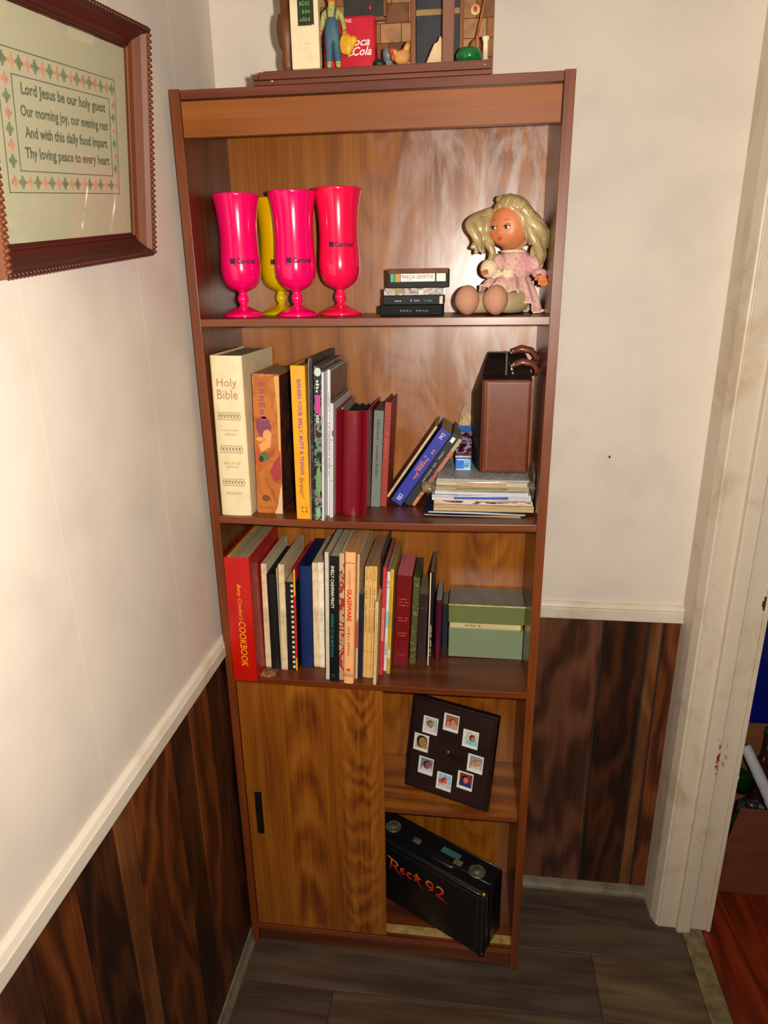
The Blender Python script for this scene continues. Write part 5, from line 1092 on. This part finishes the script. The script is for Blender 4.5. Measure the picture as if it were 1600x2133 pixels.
obj('glass', bm, glass('picture_glass', (244, 246, 240), 0.01, 0.03), fr, flip=False)
FF = ((0, 1, 0), (0, 0, 1)); X_ = (-0.0015, 0, 0)
def lp(c0, c1): return (-0.0015, c0, c1)
ew, eh = 0.227, 0.1278; grn_ = plain((124, 134, 104), 0.8); red_ = plain((204, 150, 126), 0.8); drk = plain((98, 104, 84), 0.8)
bm = nb()
def seg(y0, z0, y1, z1): add_box(bm, (-0.0015, min(y0, y1), min(z0, z1)), (-0.0010, max(y0, y1), max(z0, z1)))
bw_ = 0.0215; t_ = 0.0009
for (a, b_2, c, d) in ((-ew/2, -eh/2, ew/2, eh/2), (-ew/2+bw_, -eh/2+bw_*0.95, ew/2-bw_*0.72, eh/2-bw_)):
    seg(a, b_2, c, b_2+t_); seg(a, d-t_, c, d); seg(a, b_2, a+t_, d); seg(c-t_, b_2, c, d)
obj('stitched_border', bm, drk, cl_)
bg_, br_ = nb(), nb()
def motif(bm_, y, z, s):
    for (a, b, h_) in ((s, s*0.24, 0.0), (s*0.24, s, 0.00008)): add_box(bm_, (-0.0015, y-a, z-b), (-0.0010+h_, y+a, z+b))
    for sy in (-1, 1):
        for sz in (-1, 1): add_box(bm_, (-0.0015, y+sy*s*0.42-s*0.14, z+sz*s*0.42-s*0.14), (-0.00104, y+sy*s*0.42+s*0.14, z+sz*s*0.42+s*0.14))
nm_ = 17
for i in range(nm_):
    y = -ew/2+0.010+(ew-0.018)*i/(nm_-1); motif(br_ if i % 2 else bg_, y, eh/2-bw_/2, 0.0064); motif(bg_ if i % 2 else br_, y, -eh/2+bw_*0.475, 0.0062)
for i in range(6):
    z = -eh/2+bw_+0.008+(eh-2*bw_-0.014)*i/5; motif(br_ if i % 2 else bg_, -ew/2+bw_/2, z, 0.0062); motif(br_ if i % 2 else bg_, ew/2-bw_*0.36, z, 0.0050)
obj('stitched_flowers', bg_, grn_, cl_, label='green stitched crosses'); obj('stitched_flowers', br_, red_, cl_, label='coral stitched crosses')
yc = 0.0045
for t, zz_, wd_ in (('Lord Jesus be our holy guest', 0.0300, 0.166), ('Our morning joy, our evening rest', 0.0105, 0.174), ('And with this daily food impart', -0.0085, 0.166), ('Thy loving peace to every heart', -0.0275, 0.172)):
    text(t, drk, cl_, lp(yc, zz_), (wd_, 0.0138), FF, 0, weight=0.022, shear=0.0, off=0.0005, name='stitched_verse')

# ------------------------------------------------------------------ country-store diorama on top of the bookcase
ds = thing('store_diorama', 'brown miniature country-store front with farmer figurine atop the bookcase', 'figurine', (0.0, 0.0, 1.7506))
LZ = -1.7506   # parts below are given at world height
def dl(z): return z+LZ
mw = wood('diorama_base', [(0.2, (72, 30, 16)), (0.45, (98, 45, 26)), (0.7, (116, 59, 36)), (0.9, (130, 72, 46))], 'x', 10, 0.5, 0.0, 0.2, seed=13.0)
dbox = lambda nm, lo, hi, m, p_=ds, bev=0.0008, **k: box(nm, (lo[0], lo[1], dl(lo[2])), (hi[0], hi[1], dl(hi[2])), m, p_, bev, **k)
dbox('lower_base', (0.1330, 0.004, 1.7508), (0.4895, 0.120, 1.7570), mw)
dbox('upper_base', (0.1430, 0.000, 1.7572), (0.4890, 0.118, 1.7668), mw)
dbox('floor_board', (0.1500, 0.003, 1.7670), (0.4880, 0.116, 1.7688), mw)
dbox('step', (0.1345, -0.001, 1.7572), (0.1425, 0.06, 1.7635), mw)
bm = nb(); add_ball(bm, (0.4805, -0.0005, dl(1.7615)), 0.0016, 8); add_ball(bm, (0.1640, -0.0005, dl(1.7545)), (0.0030, 0.001, 0.0012), 8); obj('nail_head', bm, plain((206, 196, 170), 0.3, 0.1, 0.6), ds)
FZ = 1.7690
# back wall of little boards, door in the middle
rnd = random.Random(4); sh = [plain(c_, 0.7, 0.12, scale=50) for c_ in ((150, 104, 62), (128, 82, 46), (164, 118, 76), (112, 68, 36), (142, 92, 50))]
bk = dbox('back_wall', (0.170, 0.094, FZ), (0.4930, 0.100, 1.985), plain((84, 50, 28), 0.7))
for (xa, xb) in ((0.204, 0.366), (0.446, 0.4935)):
    zz_ = FZ; r_i = 0
    while zz_ < 1.975:
        hh_ = 0.026; xx_ = xa+(-0.012 if r_i % 2 else 0)
        while xx_ < xb-0.002:
            w__ = 0.030+0.014*rnd.random(); x2 = min(xb, xx_+w__)
            dbox('wall_board', (max(xa, xx_)+0.0004, 0.0895-0.001*rnd.random(), zz_+0.0004), (x2-0.0004, 0.0942, zz_+hh_-0.0004), sh[rnd.randrange(5)], bk, 0.0004, seg=1); xx_ += w__
        zz_ += hh_; r_i += 1
dsd = wood('diorama_trim', [(0.2, (88, 46, 24)), (0.5, (122, 70, 38)), (0.8, (140, 90, 54))], 'z', 10, 0.55, 0.0, 0.2, seed=14.0)
for xa, xb in ((0.366, 0.3735), (0.4405, 0.447)): dbox('door_jamb', (xa, 0.082, FZ), (xb, 0.0935, 1.975), dsd)
dd = dbox('door', (0.3737, 0.088, FZ), (0.4403, 0.0935, 1.96), plain((44, 46, 52), 0.6, 0.1))
dbox('crossbar', (0.3737, 0.0845, 1.853), (0.4403, 0.0885, 1.861), plain((150, 118, 72), 0.6), dd); 
dbox('porch_post', (0.4165, 0.040, FZ), (0.4338, 0.052, 1.985), wood('diorama_post', [(0.2, (92, 52, 38)), (0.5, (122, 76, 56)), (0.8, (140, 94, 72))], 'z', 12, 0.55, 0.0, 0.2, seed=15.0))
dbox('roof', (0.128, -0.004, 1.985), (0.505, 0.104, 1.997), mw); 
bb = dbox('blackboard', (0.262, 0.082, 1.8545), (0.3235, 0.0888, 1.915), plain((48, 44, 36), 0.7, 0.15)); 
for lo, hi in (((0.3237, 0.080, 1.8515), (0.3285, 0.0888, 1.918)), ((0.258, 0.080, 1.8495), (0.3285, 0.0888, 1.8545))): dbox('board_frame', lo, hi, dsd, bb)
bm = nb(); add_ball(bm, (0.3035, 0.079, dl(1.866)), (0.0028, 0.002, 0.0036), 10); obj('red_bead', bm, plain((196, 36, 40), 0.4), ds)
# left: turned barrel post on a dark corner
bm = nb(); add_lathe(bm, [(0.006, dl(FZ)), (0.0095, dl(1.785)), (0.008, dl(1.80)), (0.0125, dl(1.808)), (0.0150, dl(1.820)), (0.0152, dl(1.834)), (0.0125, dl(1.846)), (0.008, dl(1.850)), (0.009, dl(1.88)), (0.013, dl(1.90)), (0.010, dl(1.93)), (0.010, dl(1.985))], (0.1830, 0.030, 0), 22)
obj('turned_post', bm, wood('turned_post_wood', [(0.2, (50, 26, 12)), (0.5, (86, 46, 18)), (0.8, (120, 68, 26))], 'z', 10, 0.5, 0.0, 0.2, seed=16.0), ds)
dbox('side_wall', (0.176, 0.045, FZ), (0.196, 0.094, 1.985), plain((52, 30, 18), 0.7))
# white signboard pillar with a green tin plate
wp = dbox('signboard', (0.1968, -0.0035, FZ-0.0015), (0.2390, 0.010, 1.975), plain((226, 210, 172), 0.5, 0.02), ds, 0.0015)
dbox('tin_plate', (0.2088, -0.0052, 1.8215), (0.2325, -0.0034, 1.900), plain((66, 32, 18), 0.4, 0.1), wp, 0.0006)
dbox('tin_plate_panel', (0.2102, -0.0060, 1.8232), (0.2310, -0.0050, 1.898), plain((38, 62, 34), 0.3, 0.15), wp, 0.0004, label='dark green panel with worn pale green print')
for i in range(7): marks(plain((116, 146, 100), 0.4), wp, (0.2206, -0.0060, dl(1.8290+i*0.0098)), (0.0165, 0.0058), F, 0, 4, 90+i, off=0.0003)
bm = nb(); add_ball(bm, (0.2305, -0.006, dl(1.8205)), 0.0016, 8); obj('nail_head', bm, plain((222, 220, 210), 0.3), wp)
marks(plain((224, 180, 150), 0.6), wp, (0.2190, -0.0035, dl(1.7995)), (0.020, 0.0030), F, 0, 8, 98); marks(plain((224, 180, 150), 0.6), wp, (0.2190, -0.0035, dl(1.7940)), (0.010, 0.0030), F, 0, 4, 99)
# red drinks cooler
cr = dbox('drinks_cooler', (0.2370, 0.034, FZ), (0.3165, 0.062, 1.8430), plain((196, 24, 48), 0.35, 0.05), ds, 0.004)
wh_ = plain((232, 216, 212), 0.4)
text('Coca', wh_, cr, (0.2905, 0.034, dl(1.8090)), (0.036, 0.0115), F, 0, shear=0.35, weight=0.02); text('Cola', wh_, cr, (0.2965, 0.034, dl(1.7965)), (0.029, 0.0115), F, 0, shear=0.35, weight=0.02)
text('C', wh_, cr, (0.2490, 0.034, dl(1.7990)), (0.010, 0.020), F, 0, shear=0.2, weight=0.0); text('DRINK', wh_, cr, (0.2730, 0.034, dl(1.8360)), (0.018, 0.0048), F)
bm = nb(); add_tube(bm, [(0.2700, 0.0336, dl(1.7935)), (0.2760, 0.0336, dl(1.7905)), (0.2840, 0.0336, dl(1.7935))], 0.0008, 6); obj('lettering', bm, wh_, cr)
# farmer figurine
fa = thing('farmer', None, None); fa.parent = ds; fa.location = (0.2560, 0.014, dl(FZ)); fa.scale = (1.12, 1.0, 1.0)
FS = 0.61
def fp(*p_): return tuple(q*FS for q in p_)
fpts = [fp(0, 0, 0.075), fp(0, 0, 0.105), fp(0, 0, 0.120), fp(0, -0.001, 0.129), fp(0, -0.001, 0.146),
        fp(-0.008, 0, 0.060), fp(-0.0085, 0.001, 0.034), fp(-0.009, 0, 0.008), fp(-0.009, -0.008, 0.005), fp(0.008, 0, 0.060), fp(0.0095, 0.001, 0.034), fp(0.011, 0, 0.008), fp(0.012, -0.008, 0.005),
        fp(-0.018, 0, 0.116), fp(-0.022, 0.002, 0.094), fp(-0.027, -0.006, 0.078), fp(0.018, 0, 0.116), fp(0.025, 0, 0.094), fp(0.027, -0.006, 0.076)]
skin_mesh('figure', fpts, [(0, 1), (1, 2), (2, 3), (3, 4), (0, 5), (5, 6), (6, 7), (7, 8), (0, 9), (9, 10), (10, 11), (11, 12), (2, 13), (13, 14), (14, 15), (2, 16), (16, 17), (17, 18)],
          [q*FS for q in (0.0140, 0.0155, 0.0150, 0.0070, 0.0100, 0.0090, 0.0078, 0.0064, 0.0058, 0.0090, 0.0078, 0.0064, 0.0058, 0.0068, 0.0060, 0.0044, 0.0068, 0.0060, 0.0044)], plain((168, 160, 84), 0.6, 0.06, scale=200), fa)
def fa_skin(nm, P, E_, R_, col): skin_mesh(nm, [fp(*q) for q in P], E_, [q*FS for q in R_], plain(col, 0.6, 0.08, scale=200), fa)
fa_skin('overalls', [(0, -0.0006, 0.072), (0, -0.0030, 0.112), (-0.008, 0, 0.060), (-0.0085, 0.0006, 0.034), (-0.009, 0, 0.0135), (0.008, 0, 0.060), (0.0095, 0.0006, 0.034), (0.011, 0, 0.0135)], [(0, 1), (0, 2), (2, 3), (3, 4), (0, 5), (5, 6), (6, 7)], (0.0168, 0.0150, 0.0112, 0.0092, 0.0082, 0.0105, 0.0092, 0.0082), (52, 88, 106))
for sx in (-1, 1): fa_skin('strap', [(sx*0.007, -0.015, 0.100), (sx*0.009, -0.0130, 0.116), (sx*0.009, -0.003, 0.1285)], [(0, 1), (1, 2)], (0.0022, 0.0022, 0.0022), (58, 84, 92))
bm = nb(); add_ball(bm, fp(0, -0.002, 0.148), tuple(q*FS for q in (0.0105, 0.0115, 0.0130)), 18, 0, lambda d: 1+0.25*math.exp(-((d-Vector((0, -1, -0.1))).length/0.22)**2)); hd_ = obj('head', bm, plain((186, 104, 54), 0.5), fa)
for sx in (-1, 1): bm = nb(); add_ball(bm, fp(sx*0.004, -0.0128, 0.151), 0.0010, 8); obj('eye', bm, plain((24, 18, 14), 0.3), hd_)
bm = nb(); add_lathe(bm, [(0.0135*FS, 0.157*FS), (0.0200*FS, 0.1575*FS), (0.0200*FS, 0.159*FS), (0.0115*FS, 0.160*FS), (0.0105*FS, 0.170*FS), (0.002*FS, 0.172*FS)], (0, -0.001, 0), 20); obj('hat', bm, plain((176, 140, 70), 0.7), fa)
for sx, hx_, hz_ in ((-1, -0.0275, 0.076), (1, 0.0275, 0.073)): bm = nb(); add_ball(bm, fp(hx_, -0.007, hz_), (0.0040, 0.0036, 0.0046), 12); obj('hand', bm, plain((176, 112, 60), 0.5), fa)
bm = nb(); add_ball(bm, (0.0205, -0.010, 0.0310), (0.0105, 0.0060, 0.0165), 18, 0, lambda d: 1-0.35*max(0, d.z)+0.08*sin(d.x*7)); add_ball(bm, (0.0290, -0.010, 0.0330), (0.0055, 0.0045, 0.0060), 12); obj('yellow_sack', bm, plain((216, 160, 20), 0.5, 0.08), fa, label='yellow sack held in the hand')
# small wares
bm = nb(); add_lathe(bm, [(0.0, dl(FZ)), (0.0090, dl(FZ)), (0.0100, dl(1.7755)), (0.0070, dl(1.7795)), (0.0, dl(1.7800))], (0.3245, 0.020, 0), 20); obj('iron_kettle', bm, plain((26, 26, 28), 0.5), ds, label='small black iron kettle')
bm = nb(); add_lathe(bm, [(0.0, dl(1.7800)), (0.0080, dl(1.7800)), (0.0090, dl(1.7900)), (0.0085, dl(1.7960)), (0.0, dl(1.7965))], (0.3365, 0.034, 0), 20); add_box(bm, (0.331, 0.028, dl(FZ)), (0.342, 0.040, dl(1.780))); obj('grey_bucket', bm, plain((104, 112, 118), 0.45, 0.1), ds)
bm = nb(); add_ball(bm, (0.3590, 0.008, dl(1.7785)), (0.0120, 0.0085, 0.0095), 20, 0, lambda d: 1+0.35*max(0, d.x)*max(0, d.z)); add_tube(bm, [(0.3640, 0.008, dl(1.784)), (0.3680, 0.008, dl(1.7935)), (0.3690, 0.008, dl(1.798))], [0.0055, 0.0040, 0.0012], 10); add_ball(bm, (0.3490, 0.007, dl(1.7830)), (0.0055, 0.005, 0.006), 12)
hen = obj('hen', bm, plain((206, 146, 76), 0.6, 0.1), ds)
bm = nb(); add_ball(bm, (0.3450, 0.006, dl(1.7865)), (0.0045, 0.002, 0.005), 10); add_ball(bm, (0.3465, 0.004, dl(1.7795)), (0.0035, 0.003, 0.006), 10); obj('comb', bm, plain((170, 66, 34), 0.5), hen, label='reddish comb and breast')
bm = nb(); pr = [(0.3890, 1.769), (0.4160, 1.769), (0.4160, 1.807), (0.4135, 1.812), (0.4100, 1.8035), (0.4045, 1.801)]
add_prism(bm, [(x, dl(z)) for x, z in pr], 'y', 0.034, 0.046); obj('folded_sack', bm, plain((214, 184, 138), 0.7, 0.06), ds, 0.002, label='pale cloth sack leaning by the post')
bm = nb(); add_lathe(bm, [(0.0, dl(FZ)), (0.0120, dl(FZ)), (0.0185, dl(1.7730)), (0.0190, dl(1.7810)), (0.0150, dl(1.7880)), (0.0080, dl(1.7900)), (0.0, dl(1.7895))], (0.4570, 0.024, 0), 28); obj('green_pot', bm, plain((14, 104, 50), 0.15, 0.1, coat=0.5), ds)
bm = nb(); add_tube(bm, [(0.4650, 0.030, dl(1.790)), (0.4700, 0.048, dl(1.820)), (0.4780, 0.060, dl(1.862)), (0.4795, 0.062, dl(1.900))], 0.0017, 8); add_tube(bm, [(0.4605, 0.028, dl(1.786)), (0.4640, 0.032, dl(1.798)), (0.4655, 0.034, dl(1.803))], [0.0052, 0.0046, 0.002], 10); obj('broom', bm, plain((172, 106, 42), 0.6, 0.1), ds)
bm = nb(); add_lathe(bm, [(0.0055, dl(FZ)), (0.0040, dl(1.7730)), (0.0036, dl(1.7950)), (0.0052, dl(1.7990)), (0.0056, dl(1.8015)), (0.0, dl(1.8020))], (0.4805, 0.020, 0), 16); obj('white_post', bm, plain((226, 208, 176), 0.5), ds)
bm = nb(); add_lathe(bm, [(0.0, 0.0880), (0.0070, 0.0885), (0.0075, 0.0900), (0.0, 0.0900)], (0.4640, 0, dl(1.858)), 20, 'y'); o = obj('round_sign', bm, plain((214, 190, 130), 0.5), ds)
bm = nb(); add_ball(bm, (0.4640, 0.0878, dl(1.858)), (0.0030, 0.0006, 0.0042), 10); obj('sign_mark', bm, plain((190, 44, 30), 0.5), o)

# ------------------------------------------------------------------ box of bottles in the next room
card = plain((112, 58, 32), 0.75, 0.08, scale=14); card2 = plain((126, 74, 40), 0.75, 0.08, scale=14)
bx = thing('cardboard_box', 'open brown cardboard box on the red floor beyond the doorway', 'box', (1.121, 0.272, -0.0016))
t = 0.004; bw2, bd2, bh2 = 0.36, 0.26, 0.147
for nm, lo, hi in (('front', (0, 0, 0), (bw2, t, bh2)), ('left_side', (0, t, 0), (t, bd2, bh2+0.02)), ('right_side', (bw2-t, t, 0), (bw2, bd2, bh2)), ('back', (t, bd2-t, 0), (bw2-t, bd2, bh2+0.178)), ('bottom', (t, t, 0), (bw2-t, bd2-t, t))):
    bm = nb(); add_box(bm, lo, hi); obj(nm, bm, card if nm != 'back' else card2, bx, 0.0008)
bm = nb(); add_prism(bm, [(0.004, 0.0), (bw2-0.004, 0.0), (bw2-0.014, 0.116), (0.019, 0.116)], 'y', 0.0, t); obj('flap', bm, card, bx, 0.0008, loc=(0.0, 0.0, bh2+0.0006), rot=(radians(3), 0, 0))
bot = plain((10, 40, 14), 0.12, 0.1, coat=0.8); clr = plain((60, 68, 62), 0.12, 0.2, coat=0.6)
def bottle(nm, label, c, r, h, rot, mat, cat='bottle', grp=None, prof=None, part=None):
    o = thing(nm, label, cat, c, rot, grp); bm = nb()
    add_lathe(bm, prof or [(0.0, 0.0), (r, 0.0), (r, h*0.6), (r*0.85, h*0.70), (r*0.4, h*0.80), (r*0.36, h), (0, h)], seg=28); obj('body', bm, mat, o)
    bm = nb(); add_lathe(bm, [(0, h), (r*0.42, h), (r*0.42, h+0.016), (0, h+0.016)], seg=20); obj('cap', bm, plain((20, 80, 56), 0.4) if part is None else part, o); return o
bottle('bottle', 'dark green glass bottle lying in the cardboard box', (1.199, 0.394, 0.236), 0.029, 0.115, (radians(-108), 0, radians(12)), bot)
bottle('jar', 'dark clear jar in front of the green bottle in the box', (1.188, 0.318, 0.003), 0.036, 0.225, (0, 0, 0), clr, 'jar', None, [(0, 0), (0.036, 0.0), (0.037, 0.18), (0.031, 0.205), (0.030, 0.225), (0, 0.225)], plain((40, 44, 42), 0.3))
o = thing('spray_tube', 'white plastic tube sticking up from the cardboard box', 'tube', (1.262, 0.344, 0.193))
o.rotation_mode = 'QUATERNION'; o.rotation_quaternion = Vector((-0.074, 0.059, 0.147)).to_track_quat('Z', 'Y')
bm = nb(); add_lathe(bm, [(0, 0), (0.017, 0.0), (0.017, 0.03), (0.0145, 0.04), (0.0135, 0.172), (0.012, 0.176), (0, 0.176)], seg=24); obj('body', bm, plain((186, 186, 196), 0.3, 0.03), o)
bm = nb(); add_lathe(bm, [(0, -0.022), (0.022, -0.022), (0.022, -0.001), (0, -0.001)], seg=24); obj('cap', bm, plain((20, 96, 74), 0.4), o)
bottle('bottle', 'brown bottle at the back of the cardboard box', (1.275, 0.47, 0.003), 0.033, 0.33, (0, 0, 0), plain((52, 28, 22), 0.15, 0.1, coat=0.6))
o = thing('storage_bin', 'blue plastic bin standing behind the cardboard box', 'bin', (1.20, 0.62, -0.0016))
bm = nb(); add_prism(bm, [(0.02, 0), (0.40, 0), (0.42, 0.46), (0.0, 0.46)], 'y', 0.0, 0.28); obj('body', bm, plain((12, 22, 120), 0.35, 0.08), o, 0.006)
bm = nb(); add_box(bm, (-0.012, -0.012, 0.4605), (0.432, 0.292, 0.485)); obj('rim', bm, plain((16, 30, 140), 0.35, 0.08), o, 0.004)
